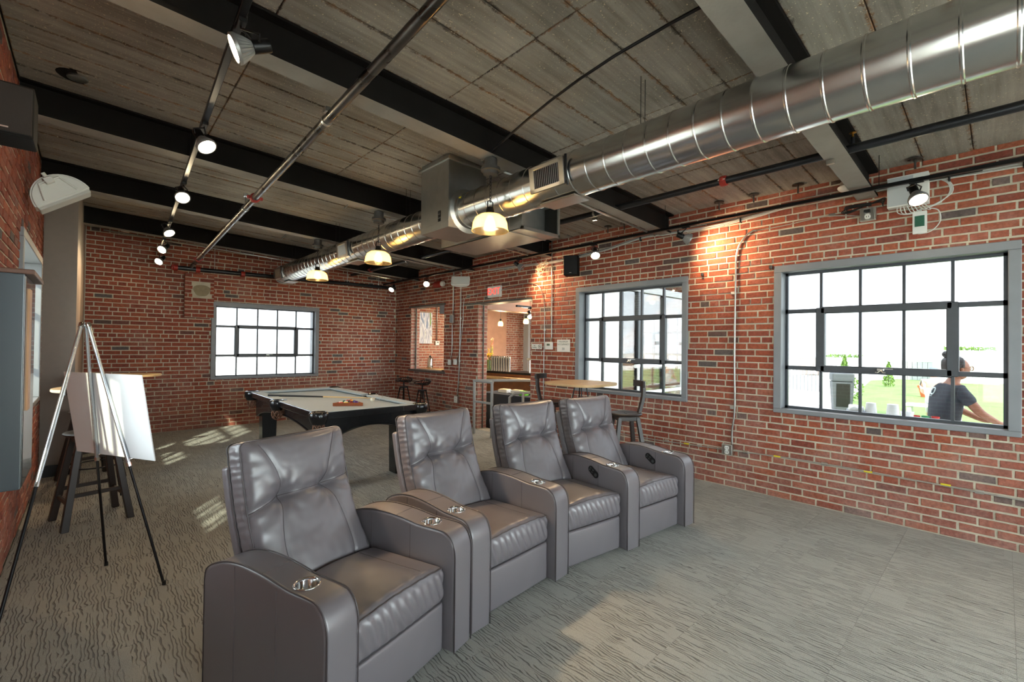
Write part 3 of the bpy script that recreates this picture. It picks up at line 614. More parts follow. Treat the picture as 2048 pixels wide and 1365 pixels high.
# ------------------------------------------------------------------ sprinkler pipes
def pipe(label, pts, r, m, couplings=(), rings=(), name='sprinkler_pipe'):
    t = empty(name, (0, 0, 0), 0, label, 'pipe'); link('pipe_run', tube(pts, r, 16), m, t, smooth=True, angle=50)
    P0, P1 = Vector(pts[0]), Vector(pts[-1]); d = (P1-P0).normalized()
    for s in couplings:
        p = P0 + (P1-P0)*s; bm = lathe([(r, -.026), (r+.010, -.026), (r+.014, -.012), (r+.014, .012), (r+.010, .026), (r, .026)], 18, aim(p, d)); side = d.cross(Vector((0, 0, 1))).normalized()
        for q in (-1, 1): add_box(bm, p+side*q*(r+.018), (.03, .03, .026), None, .004, 1)
        c = link('coupling', bm, M_RED, t, smooth=True, angle=40)
        bm = bmesh.new()
        for q in (-1, 1): add_tube(bm, [p+side*q*(r+.018)-d*.03, p+side*q*(r+.018)+d*.03], .006, 6)
        link('bolt', bm, M_BRUSH, c)
    for s in rings:
        yy = P0[1]+(P1[1]-P0[1])*s; p, d = next((Vector(a).lerp(Vector(b), (yy-a[1])/(b[1]-a[1])), (Vector(b)-Vector(a)).normalized()) for a, b in zip(pts, pts[1:]) if a[1] <= yy <= b[1]); bm = lathe([(r+.002, -.012), (r+.005, -.012), (r+.005, .012), (r+.002, .012)], 18, aim(p, d))
        add_tube(bm, [p+Vector((0, 0, r)), p+Vector((0, 0, r+.04)), (p[0], p[1], CZ(p[0])-.235)], .005, 6); add_box(bm, (p[0], p[1]+.0, CZ(p[0])-.25), (.03, .05, .03)); link('hanger', bm, M_BRUSH, t, smooth=True, angle=40)
    return t
PIPEL = [(1.024, -1.2, 3.074), (1.214, 9.28, 2.765)]
pipe('bare steel sprinkler pipe crossing the beams past the plenum', PIPEL, .030, M_STEEL, (), (.40, .62))
t = pipe('black sprinkler pipe running along between duct and window wall', [(4.0, -3.4, 2.95), (4.0, 9.32, 2.95)], .031, M_BLKPIPE, (.397, .93), (.336, .505, .7, .82))
# coupling rings of the steel pipe placed where it bends little
for y, x in ((4.9, 1.135), (8.5, 1.20)):
    zc = 3.074-(y+1.2)*.02948
    bm = lathe([(.03, -.026), (.042, -.026), (.046, -.012), (.046, .012), (.042, .026), (.03, .026)], 18, aim((x, y, zc), (.018, 1, -.0295)))
    for q in (-1, 1): add_box(bm, (x+q*.052, y, zc), (.03, .03, .03), None, .004, 1)
    o = link('coupling', bm, M_RED, bpy.data.objects['sprinkler_pipe'], smooth=True, angle=40)
t = empty('sprinkler_header', (0, 0, 0), 0, 'dark sprinkler header pipe across the top of the end wall', 'pipe')
link('pipe_run', tube([(.95, YB-.15, 2.73), (5.0, YB-.15, 2.76)], .036, 16), M_BLKPIPE, t, smooth=True, angle=50)
for x in (1.0, 1.31, 1.98): 
    link('coupling', lathe([(.036, -.03), (.052, -.03), (.052, .03), (.036, .03)], 16, aim((x, YB-.15, 2.73), (1, 0, 0))), M_RED, t, smooth=True, angle=40)
for x in (1.55, 2.62, 3.9, 4.6): link('hanger', tube([(x, YB-.15, 2.69), (x, YB-.15, CZ(x)-.02)], .006, 6), M_BRUSH, t)
link('drain', BX((.97, YB-.15, 2.73), (.05, .08, .08), None, .01), M_RED, t)
# sprinkler heads under the black pipe
t = empty('sprinkler_head', (4.0, .74, 2.98)); t.parent = bpy.data.objects['sprinkler_pipe.001']; link('stem', tube([(0, 0, -.0), (0, 0, .05)], .012, 8), M_BLKPIPE, t); link('deflector', lathe([(0, .05), (.008, .055), (.006, .075), (.022, .08), (.022, .083), (0, .085)], 14), mat('brass', srgb(200, 150, 70), .3, 1), t)
# ceiling conduits across under beams
def wire(name, label, cat, pts, r, m, sm=True, n=8):
    o = link(name, tube(smooth_path(pts) if sm else pts, r, n), m, None, smooth=True); tag(o, label, cat); return o
M_COND = mat('galvanised_conduit', srgb(170, 170, 166), .35, .9, var=.08, scale=30)
M_REDW = mat('red_cable', srgb(176, 40, 38), .5); M_ARM = mat('armoured_cable', srgb(178, 176, 168), .4, .8, bump=.8, bscale=260)
M_YEL = mat('yellow_tag', srgb(220, 205, 50), .5)
wire('conduit', 'thin conduit hung under the near ceiling bay, crossing to a beam', 'conduit', [(2.25, 2.72, 3.0), (2.02, 1.4, 3.05), (2.1, -.5, 3.08)], .0085, M_BLACKM)
wire('cable', 'thin red fire-alarm cable along the beam behind the track lights', 'cable', [(-.36, 4.87, 3.22), (.2, 4.88, 3.12), (.8, 4.86, 3.08), (1.5, 4.87, 3.07), (2.2, 4.86, 3.04), (2.9, 4.86, 3.0)], .004, M_REDW)
wire('cable', 'red cable hanging down the side wall above the black speaker', 'cable', [(XL+.02, 2.6, 3.2), (XL+.03, 2.85, 3.05), (XL+.05, 3.02, 2.82), (XL+.06, 3.05, 2.66)], .008, M_REDW)
for i, (x, y0, y1, lb) in enumerate(((2.0, 4.4, 5.6, 'thin grey conduit on the ceiling behind the second pendant'), (1.95, 6.6, 8.0, 'thin grey conduit on the ceiling behind the far pendant'))): wire('conduit', lb, 'conduit', [(x+.2, y0+.45, CZ(x)-.03), (x+.3, y1, CZ(x)-.03)], .009, M_COND, sm=False)
for i, y in enumerate(BEAMY[1:]):
    z = lambda x: CZ(x)-.262; wire('conduit', 'conduit pair strapped under the %s ceiling beam towards the window wall' % ('second', 'third', 'fourth', 'fifth')[i], 'conduit', [(2.5 if i < 3 else .1, y+.13, z(2.5 if i < 3 else .1)), (4.9, y+.13, z(4.9))], .012, M_COND, sm=False)
# ------------------------------------------------------------------ pendants
def pendant(x, y, label):
    z0 = CZ(x)-.235
    t = empty('pendant_lamp', (x, y, z0), 0, label, 'pendant lamp', 'glass dome pendants under the beams')
    link('strut', fuse([(-.02, .02, -.05, .10, .0, .02)]), M_BRUSH, t)
    link('canopy', lathe([(0, 0), (.04, 0), (.052, -.008), (.052, -.07), (.075, -.075), (.078, -.1), (.06, -.105), (.058, -.13), (0, -.135)], 24), mat('zinc_box', srgb(88, 86, 84), .5, .6), t, smooth=True, angle=35)
    bm = bmesh.new(); zz = -.13
    for k in range(8):
        q = [(0.008*math.cos(a), 0, .017*math.sin(a)) for a in [2*PI*i/10 for i in range(10)]]; M = rotz(PI/2*(k % 2)); add_tube(bm, [M @ Vector(p) + Vector((0, 0, zz-.017)) for p in q], .0028, 5, closed=True); zz -= .0265
    link('chain', bm, M_BLACKM, t, smooth=True)
    zt = z0 - 2.60; c = -(zt)      # yoke down to the shade
    bm = bmesh.new()
    for s in (-1, 1): add_tube(bm, [(0, 0, -.335), (s*.026, 0, -.345), (s*.028, 0, -.40)], .005, 8)
    add_lathe(bm, [(0, -.385), (.028, -.39), (.034, -.415), (.036, -.435), (.055, -.445), (.05, -.45), (0, -.45)], 20); link('socket_yoke', bm, M_BLACKM, t, smooth=True, angle=35)
    prof = [(.045, -.445), (.085, -.452), (.118, -.475), (.136, -.515), (.140, -.56), (.146, -.572), (.146, -.578), (.137, -.574), (.132, -.515), (.114, -.479), (.083, -.457), (.045, -.45)]
    bm = bmesh.new(); add_lathe(bm, prof, 72)
    for v in bm.verts:
        r = math.hypot(v.co[0], v.co[1])
        if r > .08 and v.co[2] > -.57: a = math.atan2(v.co[1], v.co[0]); k = 1+.010*math.cos(36*a); v.co[0] *= k; v.co[1] *= k
    bmesh.ops.recalc_face_normals(bm, faces=bm.faces); link('shade', bm, M_SHADE, t, smooth=True)
    b = link('bulb', lathe([(0, -.46), (.018, -.46), (.022, -.475), (.038, -.505), (.04, -.525), (.03, -.55), (0, -.56)], 20), M_WARMEM, t, smooth=True)
    l = bpy.data.lights.new('pendant_light', 'POINT'); l.energy = 5.5; l.color = (1, .76, .46); l.shadow_soft_size = .05; o = bpy.data.objects.new('pendant_light', l); COL.objects.link(o); o.parent = t; o.location = (0, 0, -.575)
    return t
pendant(2.30, 2.76, 'first glass dome pendant from the chairs, beside the plenum'); pendant(2.33, 4.73, 'middle glass dome pendant over the near end of the pool table'); pendant(2.345, 6.63, 'last glass dome pendant over the far end of the pool table')
# ------------------------------------------------------------------ track lighting
def track(label, pts, group=None):
    t = empty('lighting_track', (0, 0, 0), 0, label, 'lighting track'); bm = bmesh.new(); P0, P1 = Vector(pts[0]), Vector(pts[-1]); d = (P1-P0); n = d.length; d.normalize()
    add_box(bm, (P0+P1)/2, (.035, n, .03), Vector((0, 1, 0)).rotation_difference(d).to_matrix(), .003, 1); link('rail', bm, M_BLACKM, t)
    for k in range(int(n/1.9)+1):
        p = P0 + d*min(n-.1, .3+1.9*k); link('suspension_wire', tube([p, (p[0], p[1], CZ(p[0]))], .0025, 5), M_BLACKM, t)
    return t
track('black lighting track near the side wall above the easel', [(.40, .6, 3.0), (.80, 9.3, 3.0)])
track('black lighting track running along the window wall', [(4.75, -3.4, 2.85), (4.75, 4.4, 2.81), (4.72, 9.3, 2.82)])
def spot(p, tgt, label, lit=True, energy=60, size=.062, rail=None, cone=70, group='track spotlights'):
    p = Vector(p); d = (Vector(tgt)-p).normalized(); t = empty('track_spotlight', p, 0, label, 'spotlight', group)
    q = d.to_track_quat('Z', 'Y').to_matrix().to_4x4(); s = size/.06
    bm = lathe([(0, -.115*s), (.026*s, -.115*s), (.028*s, -.11*s), (.028*s, -.045*s), (.02*s, -.04*s)], 18, q); link('lamp_neck', bm, M_BLACKM, t, smooth=True, angle=40)
    bm = bmesh.new(); add_lathe(bm, [(.024*s, -.045*s), (.04*s, -.02*s), (.056*s, .012*s), (.06*s, .018*s), (.06*s, .03*s), (.052*s, .032*s), (.05*s, .026*s)], 48)
    for v in bm.verts:
        if -.03*s < v.co[2] < .015*s: a = math.atan2(v.co[1], v.co[0]); k = 1+.045*(1 if math.cos(24*a) > 0 else -1); v.co[0] *= k; v.co[1] *= k
    bmesh.ops.recalc_face_normals(bm, faces=bm.faces); bmesh.ops.transform(bm, matrix=q, verts=bm.verts); link('heat_sink', bm, mat('cast_grey', srgb(150, 150, 150), .4, .6) if 'cast_grey' not in bpy.data.materials else bpy.data.materials['cast_grey'], t, smooth=True, angle=30)
    link('lens', lathe([(0, .028*s), (.051*s, .026*s), (.051*s, .022*s), (0, .022*s)], 24, q), M_SPOTEM if lit else M_BLACK, t)
    top = Vector(rail)-p if rail else Vector((0, 0, .14)); side = d.cross(Vector((0, 0, 1))).normalized(); bm = bmesh.new()
    nk = -d*.07*s
    add_tube(bm, [top, top-Vector((0, 0, .03)), nk+side*.045*s+Vector((0, 0, .03)), nk+side*.036*s], .005, 8); add_tube(bm, [top-Vector((0, 0, .03)), nk-side*.045*s+Vector((0, 0, .03)), nk-side*.036*s], .005, 8)
    add_box(bm, top+Vector((0, 0, .0)), (.036, .09, .04), None, .004, 1); link('bracket', bm, M_BLACKM, t, smooth=True, angle=40)
    if lit is not None:
        l = bpy.data.lights.new('spot_beam', 'SPOT'); l.energy = energy; l.color = (1, .68, .38); l.spot_size = math.radians(cone); l.spot_blend = 1; l.shadow_soft_size = .07
        o = bpy.data.objects.new('spot_beam', l); COL.objects.link(o); o.parent = t; o.location = d*.05; o.rotation_euler = (-d).to_track_quat('Z', 'Y').to_euler()
    return t
spot((.49, 2.40, 2.865), (-.37, 2.58, 2.465), 'big lit track spotlight in front of the first dark beam', energy=18, cone=80, size=.066, rail=(.485, 2.40, 2.985))
spot((.545, 3.69, 2.85), (1.5, 2.3, .6), 'lit track spotlight at the second beam above the easel', energy=160, cone=32, rail=(.54, 3.69, 2.985))
spot((.60, 5.20, 2.86), (.7, 2.6, .3), 'lit track spotlight third along the rail by the side wall', energy=26, rail=(.61, 5.2, 2.985))
spot((.67, 6.95, 2.85), (1.6, 5.4, .6), 'lit track spotlight fourth along, turned towards the pool table', energy=24, rail=(.69, 6.95, 2.985))
spot((.74, 8.25, 2.84), (-.4, 6.95, 1.6), 'lit track spotlight fifth along, turned to the side wall', energy=90, rail=(.75, 8.25, 2.985), cone=60)
spot((.78, 9.15, 2.79), (-.1, 8.1, 1.7), 'last small track spotlight by the end wall', energy=24, rail=(.79, 9.15, 2.985))
spot((4.80, .47, 2.72), (3.4, -.4, .2), 'lit spotlight in front of the white control box', energy=34, size=.066, rail=(4.75, .47, 2.84))
spot((4.78, 2.36, 2.70), (5.1, 2.05, 2.52), 'black spotlight seen from behind, lighting the bricks by the bent conduit', lit=False, energy=34, rail=(4.75, 2.36, 2.83), cone=150)
spot((4.78, 3.60, 2.70), (3.2, 2.2, .3), 'lit spotlight over the window with the high table', energy=34, rail=(4.75, 3.6, 2.83))
spot((4.78, 5.0, 2.70), (5.1, 4.62, 2.30), 'dark spotlight above the doorway turned to the bricks by the thermostat', lit=False, energy=30, rail=(4.75, 5.0, 2.82), cone=150)
spot((4.72, 7.55, 2.68), (2.6, 4.6, .3), 'small lit spotlight over the hatch', energy=26, rail=(4.73, 7.55, 2.82))
spot((4.68, 8.85, 2.68), (2.6, 7.6, .3), 'tiny lit spotlight in the far brick corner', energy=22, rail=(4.72, 8.85, 2.82))
# ------------------------------------------------------------------ things on the window wall
WX = XR-.002
def wbox(name, label, cat, y0, y1, z0, z1, dep, m, bev=.004):
    t = empty(name, (WX, (y0+y1)/2, (z0+z1)/2), 0, label, cat); t['label'] = label
    o = link('housing', BX((-dep/2, 0, 0), (dep, y1-y0, z1-z0), None, bev, 2), m, t); return t
t = wbox('exit_sign', 'lit white sign with red EXIT letters above the doorway', 'sign', 5.78, 6.10, 2.33, 2.52, .05, M_WHITE)
M_EXIT = mat('exit_red', srgb(225, 70, 60), .5, emis=srgb(255, 60, 50), es=1.2)
text_mesh('lettering', 'EXIT', .165, M_EXIT, (-.0515, 0, 0), (PI/2, 0, -PI/2), t)
t = wbox('thermostat', 'white thermostat at the foot of the upright conduit', 'thermostat', 4.60, 4.75, 1.45, 1.565, .03, M_WHITE, .008); link('display', BX((-.031, 0, .015), (.004, .06, .03)), mat('lcd', srgb(90, 105, 90), .3), t)
t = wbox('no_smoking_sign', 'small white no-smoking sign beside the doorway', 'sign', 4.83, 5.05, 1.452, 1.535, .008, M_WHITE, .002)
M_INK = mat('dark_ink', srgb(50, 50, 52), .6)
text_mesh('lettering', 'No\nSmoking', .026, M_INK, (-.0095, .045, 0), (PI/2, 0, -PI/2), t)
bm = bmesh.new(); add_lathe(bm, [(.024, 0), (.029, 0), (.029, .001), (.024, .001)], 28, aim((-.009, -.065, 0), (-1, 0, 0))); add_box(bm, (-.0095, -.065, 0), (.001, .05, .005), euler(PI/4, 0, 0)); add_box(bm, (-.0092, -.065, -.002), (.001, .03, .006)); link('symbol', bm, M_INK, t)
t = wbox('occupancy_sign', 'white sign reading maximum occupancy 20', 'sign', 4.27, 4.52, 1.42, 1.60, .008, M_WHITE, .002)
M_GRN = mat('grey_green_ink', srgb(130, 138, 134), .6)
text_mesh('lettering', 'MAXIMUM\nOCCUPANCY', .038, M_GRN, (-.0095, 0, .038), (PI/2, 0, -PI/2), t); text_mesh('number', '20', .05, M_GRN, (-.0095, 0, -.048), (PI/2, 0, -PI/2), t)
def speaker_black(name, label, loc, rz, w, d, h):
    t = empty(name, loc, rz, label, 'speaker'); link('cabinet', BX((0, 0, 0), (w, d, h), None, .008, 2), bpy.data.materials.get('black_cabinet') or mat('black_cabinet', srgb(12, 12, 13), .75, spec=.2), t)
    link('front_grille', BX((0, -d/2-.004, 0), (w-.012, .01, h-.02), None, .003, 1), mat('speaker_cloth', srgb(14, 14, 16), .8, bump=.3, bscale=500) if 'speaker_cloth' not in bpy.data.materials else bpy.data.materials['speaker_cloth'], t)
    link('logo_plate', BX((0, -d/2-.0095, -h/2+.03), (.03, .001, .006)), M_BRUSH, t); return t
t = speaker_black('wall_speaker', 'black box speaker on the bricks above the small window corner', (XR-.12, 4.16, 2.64), -PI/2+.5, .2, .17, .275); link('wall_mount', tube([(0, .08, 0), (.03, .13, 0)], .012, 8), M_BLACKM, t)
def speaker_white(label, loc, rz, s=1, tiltx=0, dep=.11):
    t = empty('indoor_outdoor_speaker', loc, rz, label, 'speaker'); t.rotation_euler = (tiltx, 0, rz)
    n = 22; poly = [(.17*s*math.cos(a), dep*s*math.sin(a)) for a in [PI*k/n for k in range(n+1)]]
    a = bmesh.new(); add_prism(a, poly, .17*s, Matrix.Translation((0, 0, -.085*s))); bmesh.ops.recalc_face_normals(a, faces=a.faces)
    e = [e for e in a.edges if e.calc_face_angle(0) > .6]; bmesh.ops.bevel(a, geom=e, offset=.012*s, segments=3, affect='EDGES'); link('cabinet', a, M_WHITE, t, smooth=True, angle=35)
    link('front_grille', BX((0, -.008*s, 0), (.32*s, .02*s, .155*s), None, .008*s, 2), mat('white_mesh', srgb(205, 205, 200), .7, bump=.4, bscale=400) if 'white_mesh' not in bpy.data.materials else bpy.data.materials['white_mesh'], t)
    bm = bmesh.new(); add_tube(bm, [(-.10*s, .03, .087*s), (-.06*s, .13*s, .10*s), (.06*s, .13*s, .10*s), (.10*s, .03, .087*s)], .009, 8); add_box(bm, (0, .13*s, .10*s), (.06, .05, .05), None, .006, 1); add_tube(bm, [(0, .13*s, .10*s), (0, .21, .11*s)], .014, 8); link('bracket', bm, M_WHITE, t, smooth=True, angle=40); return t
speaker_white('white curved speaker hung beside the exit sign', (XR-.26, 6.62, 2.66), -PI/2+.75, 1.0, -.35)
speaker_white('white curved speaker on the side wall above the deep window', (-.18, 5.3, 2.66), PI/2-.5, 1.15, -.25, .17).rotation_euler = Matrix(((.8, -.6, 0), (0, 0, -1), (.6, .8, 0))).to_euler()
# conduit, boxes and sockets
def cond(label, pts, r=.009, m=None, straps=(), name='conduit'):
    o = wire(name, label, 'conduit', pts, r, m or M_COND)
    for (y, z) in straps: link('strap', BX((XR-.008, y, z), (.012, .05, .03), None, .002, 1), M_BRUSH, o)
    return o
XC = XR-.014
cond('straight upright conduit down to the thermostat', [(XC, 4.64, 3.1), (XC, 4.63, 2.3), (XC, 4.625, 1.56)], .0085, straps=((4.63, 2.2),))
cond('bent conduit arching from the exit sign down past the no-smoking sign', [(XC, 5.78, 2.44), (XC, 5.40, 2.49), (XC, 5.09, 2.49), (XC, 4.90, 2.42), (XC, 4.80, 2.22), (XC, 4.775, 1.9), (XC, 4.78, 1.2), (XC, 4.78, .5)], .006, straps=((4.78, 1.75), (4.78, .95)))
cond('conduit dropping from the ceiling to the grey junction box by the hatch', [(XC, 7.17, 3.08), (XC, 7.18, 2.08)], .012); cond('slightly bent conduit from the junction box to the switch', [(XC, 7.2, 1.93), (XC, 7.2, 1.4), (XC, 7.24, 1.24)], .008)
cond('long upright conduit down to the low socket by the hatch', [(XC, 6.93, 3.07), (XC, 6.94, 1.6), (XC, 6.96, 1.0), (XC, 7.01, .54)], .0105, straps=((6.935, 2.0), (6.95, 1.2), (6.98, .8)))
cond('curved thin conduit beside the exit sign to the wall boxes', [(XC, 6.08, 2.44), (XC, 6.5, 2.42), (XC, 6.78, 2.38), (XC, 6.85, 2.25), (XC, 6.86, 1.9), (XC, 6.95, 1.4), (XC, 7.04, 1.24)], .006)
def box_outlet(label, y, z, w=.085, h=.115, cover=M_WHITE, cat='socket', kind='plug'):
    t = wbox('junction_box' if kind != 'plug' else 'wall_socket', label, cat, y-w/2, y+w/2, z-h/2, z+h/2, .045, M_BRUSH, .004)
    link('cover_plate', BX((-.047, 0, 0), (.004, w*.92, h*.94), None, .003, 1), cover, t)
    if kind == 'plug':
        for s in (-1, 1): link('receptacle', lathe([(0, 0), (w*.2, 0), (w*.2, .004), (0, .004)], 16, aim((-.048, 0, s*h*.2), (-1, 0, 0))), M_WHITE, t); bm = BX((-.0525, w*.07, s*h*.2), (.001, .004, .014)); add_box(bm, (-.0525, -w*.07, s*h*.2), (.001, .004, .014)); link('slot', bm, M_BLACK, t)
    return t
box_outlet('grey junction box high on the conduit between hatch and doorway', 7.19, 2.0, .11, .15, M_FRAME, 'junction box', 'j'); box_outlet('light switch box nearer the hatch of the side-by-side two', 7.235, 1.17, .10, .11, M_WHITE, 'switch', 'j'); box_outlet('light switch box nearer the doorway of the side-by-side two', 7.05, 1.18, .10, .11, M_WHITE, 'switch', 'j')
box_outlet('low wall socket between the hatch and the doorway', 7.01, .475, .11, .12)
box_outlet('steel double socket low on the wall under the bent conduit', 2.03, .405, .115, .115, M_BRUSH)
cond('grey conduit bent at the top and running down to the double socket', [(XC, 1.76, 2.735), (XC, 1.80, 2.735), (XC, 1.89, 2.67), (XC, 1.955, 2.52), (XC, 1.965, 2.2), (XC, 1.97, 1.4), (XC, 1.965, .86), (XC, 1.99, .62), (XC, 1.99, .46)], .010, M_COND, straps=((1.99, 2.1), (1.99, .86)))
o = cond('armoured cable pinned along the bricks low under the windows', [(XC, 3.4, .37), (XC, 2.9, .37), (XC, 2.46, .385), (XC, 2.09, .395), (XC, 1.97, .40), (XC, 1.43, .42), (XC, .88, .42), (XC, .41, .41), (XC, -.3, .395), (XC, -1.0, .39)], .0065, M_ARM, straps=((2.75, .38), (2.35, .39), (1.85, .405), (1.15, .42), (.13, .405)), name='armoured_cable')
for y in (2.5, 1.55, .82, .32): link('tag', tube([(XC, y-.03, .417-(.03 if y > 2 else 0)), (XC, y+.03, .417-(.03 if y > 2 else 0))], .0085, 8), M_YEL, o)
cond('thin armoured cable running up to the high double socket', [(XC, 1.76, 2.735), (XC, 1.5, 2.74), (XC, 1.15, 2.76), (XC, .88, 2.71)], .005, M_ARM, straps=((1.1, 2.765),), name='armoured_cable')
t = box_outlet('steel double socket high beside the white control box', .825, 2.71, .115, .115, M_BRUSH); link('plug', BX((-.06, 0, .02), (.05, .045, .03), None, .006, 2), M_BLACK, t)
bm = bmesh.new()
for k in range(4): add_tube(bm, smooth_path([(XC-.02, .80, 2.785+.008*k), (XC-.02, .95+.01*k, 2.79+.008*k), (XC-.02, 1.02-.012*k, 2.765+.005*k), (XC-.02, .96, 2.75+.006*k), (XC-.02, .84, 2.79), (XC-.025, .74-.01*k, 2.80+.01*k), (XC-.02, .72, 2.76+.01*k)]), .0042, 6)
o = link('power_cord', bm, M_BLACK, None, smooth=True); tag(o, 'bundled black power cord above the high socket', 'cord')
t = wbox('control_box', 'white sheet-metal control box behind the lit spotlight', 'electrical box', .42, .685, 2.72, 2.975, .09, M_WHITE, .003); link('door_panel', BX((-.0925, .045, 0), (.004, .165, .235), None, .001, 1), mat('pale_grey_door', srgb(190, 194, 196), .5), t)
t = wbox('circuit_controller', 'small white box with a green circuit board below the control box', 'electrical box', .435, .525, 2.48, 2.665, .035, M_WHITE, .003); link('circuit_board', BX((-.037, 0, .01), (.003, .062, .09)), mat('pcb_green', srgb(40, 92, 72), .4, var=.3, scale=300), t)
M_CBL = mat('white_cable', srgb(205, 205, 200), .5)
bm = bmesh.new()
for k in range(9): add_tube(bm, smooth_path([(XC-.05, .62-.02*k, 2.73), (XC-.02, .62-.026*k, 2.68-.006*(k % 3)), (XC-.015, .56-.012*k, 2.655+.004*k), (XC-.02, .47, 2.66)]), .0035, 6)
for k in range(3): add_tube(bm, smooth_path([(XC-.02, .38-.01*k, 2.92), (XC-.02, .31-.008*k, 2.86), (XC-.02, .30-.008*k, 2.78), (XC-.02, .36, 2.71+.004*k), (XC-.02, .46, 2.675)]), .0045, 6)
add_tube(bm, smooth_path([(XC-.02, .42, 2.68), (XC-.02, .365, 2.65), (XC-.015, .355, 2.56), (XC-.01, .41, 2.49), (XC-.01, .49, 2.478)]), .0045, 6)
o = link('cable_loops', bm, M_CBL, None, smooth=True); tag(o, 'white cable loops between the control box and the circuit box', 'cable')
# cable bundle along the top of the window wall
kinds = [(M_CBL, 'white'), (M_CBL, 'white'), (mat('grey_cable', srgb(150, 150, 150), .5), 'grey'), (mat('orange_cable', srgb(214, 106, 62), .5), 'orange'), (M_BLACK, 'black'), (M_CBL, 'white')]
t = empty('cable_bundle', (0, 0, 0), 0, 'long sagging bundle of white and orange cables along the window wall', 'cable')
for k, (mm, nm) in enumerate(kinds):
    dz = (.0, .010, .020, .030, .012, -.008)[k]; dx = (k % 3)*.009
    pts = [(XC-.03-dx, y, z+dz+rnd.uniform(-.004, .004)) for y, z in ((-2.6, 2.86), (-1.2, 2.88), (-.1, 2.885), (.42, 2.90), (.96, 2.905), (1.36, 2.915), (1.75, 2.87), (2.2, 2.845), (2.7, 2.855), (3.08, 2.87), (3.6, 2.80), (4.1, 2.77), (4.67, 2.75), (5.3, 2.78), (6.1, 2.80))]
    o = link('cable', tube(smooth_path(pts, 5), .0052, 6), mm, t, smooth=True); o['label'] = nm + ' cable'
for y in (-.1, .30, 1.9, 2.6, 3.1, 4.3): link('cable_tie', BX((XC-.04, y, 2.89 if y < 1.5 else 2.86 if y < 3.2 else 2.775), (.04, .014, .05), None, .003, 1), M_BLACK, t)
bm = bmesh.new(); r_ = random.Random(3)
for k in range(8):
    c = (XC-.04, 4.78+r_.uniform(-.05, .05), 2.68+r_.uniform(-.03, .06)); add_tube(bm, smooth_path([(XC-.04, 4.72, 2.80)]+[(c[0]+r_.uniform(-.03, .0), c[1]+r_.uniform(-.12, .12), c[2]+r_.uniform(-.12, .07)) for _ in range(4)]), .0045, 6)
o = link('cable_tangle', bm, mat('tan_cable', srgb(170, 150, 128), .6), None, smooth=True); tag(o, 'tangle of loose tan wires above the doorway', 'cable')
wire('cable', 'red cable looping off the tangle above the doorway', 'cable', [(XC-.05, 5.9, 2.86), (XC-.05, 5.3, 2.87), (XC-.05, 4.95, 2.84), (XC-.05, 4.85, 2.76)], .005, M_REDW)
wire('cable', 'red cable along the wall top over the white speaker', 'cable', [(XC-.05, 8.2, 2.93), (XC-.05, 7.2, 2.90), (XC-.05, 6.6, 2.93), (XC-.05, 6.1, 2.98)], .005, M_REDW)
t = empty('fire_alarm', (XR-.06, 7.62, 2.70), 0, 'red alarm housing with white strobe above the hatch', 'alarm'); link('housing', lathe([(0, 0), (.06, 0), (.065, .02), (.065, .22), (.05, .24), (0, .24)], 20, aim((0, .12, 0), (0, -1, 0))), M_RED, t, smooth=True, angle=40); link('strobe', lathe([(0, 0), (.055, 0), (.055, .03), (.03, .06), (0, .062)], 16, aim((0, -.13, 0), (0, -1, 0))), M_WHITE, t, smooth=True, angle=40)
def smoke(label, x, y, z=None, r=.07):
    z = CZ(x) if z is None else z; t = empty('smoke_detector', (x, y, z), 0, label, 'smoke detector'); link('mounting_box', lathe([(0, 0), (r*.8, 0), (r*.85, -.045), (0, -.045)], 24), mat('zinc_cover', srgb(130, 130, 128), .5, .5) if 'zinc_cover' not in bpy.data.materials else bpy.data.materials['zinc_cover'], t, smooth=True, angle=40)
    link('cover', lathe([(0, -.045), (r*1.1, -.045), (r*1.12, -.055), (r*.9, -.075), (r*.4, -.085), (0, -.086)], 28), M_WHITE, t, smooth=True, angle=50)
smoke('white smoke detector under the beam end above the large window', 5.0, .96, 3.02); smoke('white smoke detector by the corner column', .36, 9.1, 3.25)
def jplate(label, x, y): t = empty('ceiling_junction', (x, y, CZ(x)), 0, label, 'junction box'); link('patch', lathe([(0, -.002), (.10, -.002), (.11, .004)], 20), M_BEAM, t); link('cover', lathe([(0, 0), (.055, 0), (.055, -.015), (0, -.018)], 20), M_BRUSH, t, smooth=True, angle=40)
jplate('round junction cover in the near corner of the ceiling', .02, 2.35); jplate('round junction cover at the edge of the dark beam by the speaker', -.1, 4.35)
jplate('first of two round covers side by side behind the black speaker', -.02, 5.15); jplate('second of two round covers side by side, farther out', .16, 5.12)
for i, (y, n) in enumerate(((.5, 'above the large window'), (1.75, 'between the windows'), (2.1, 'beside the bent conduit'), (3.3, 'above the small window'), (3.55, 'by the black speaker'), (1.35, 'near the beam end'))):
    t = empty('threaded_anchor', (XR-.12, y, CZ(XR)), 0, 'rusty threaded anchor in the ceiling ' + n, 'anchor'); link('rod', tube([(0, 0, .02), (0, 0, -.085)], .008, 8), M_STEEL, t); link('washer', lathe([(0, 0), (.05, 0), (.05, -.008), (0, -.008)], 16), M_STEEL, t)
for i, (y, z, n) in enumerate(((1.62, 2.335, 'beside the large window'), (2.33, 2.335, 'left of the bent conduit at lintel height'))):
    o = link('wall_bolt', BX((XR-.012, y, z), (.03, .03, .035), None, .004, 1), M_STEEL); tag(o, 'small steel bolt in the bricks ' + n, 'bolt')
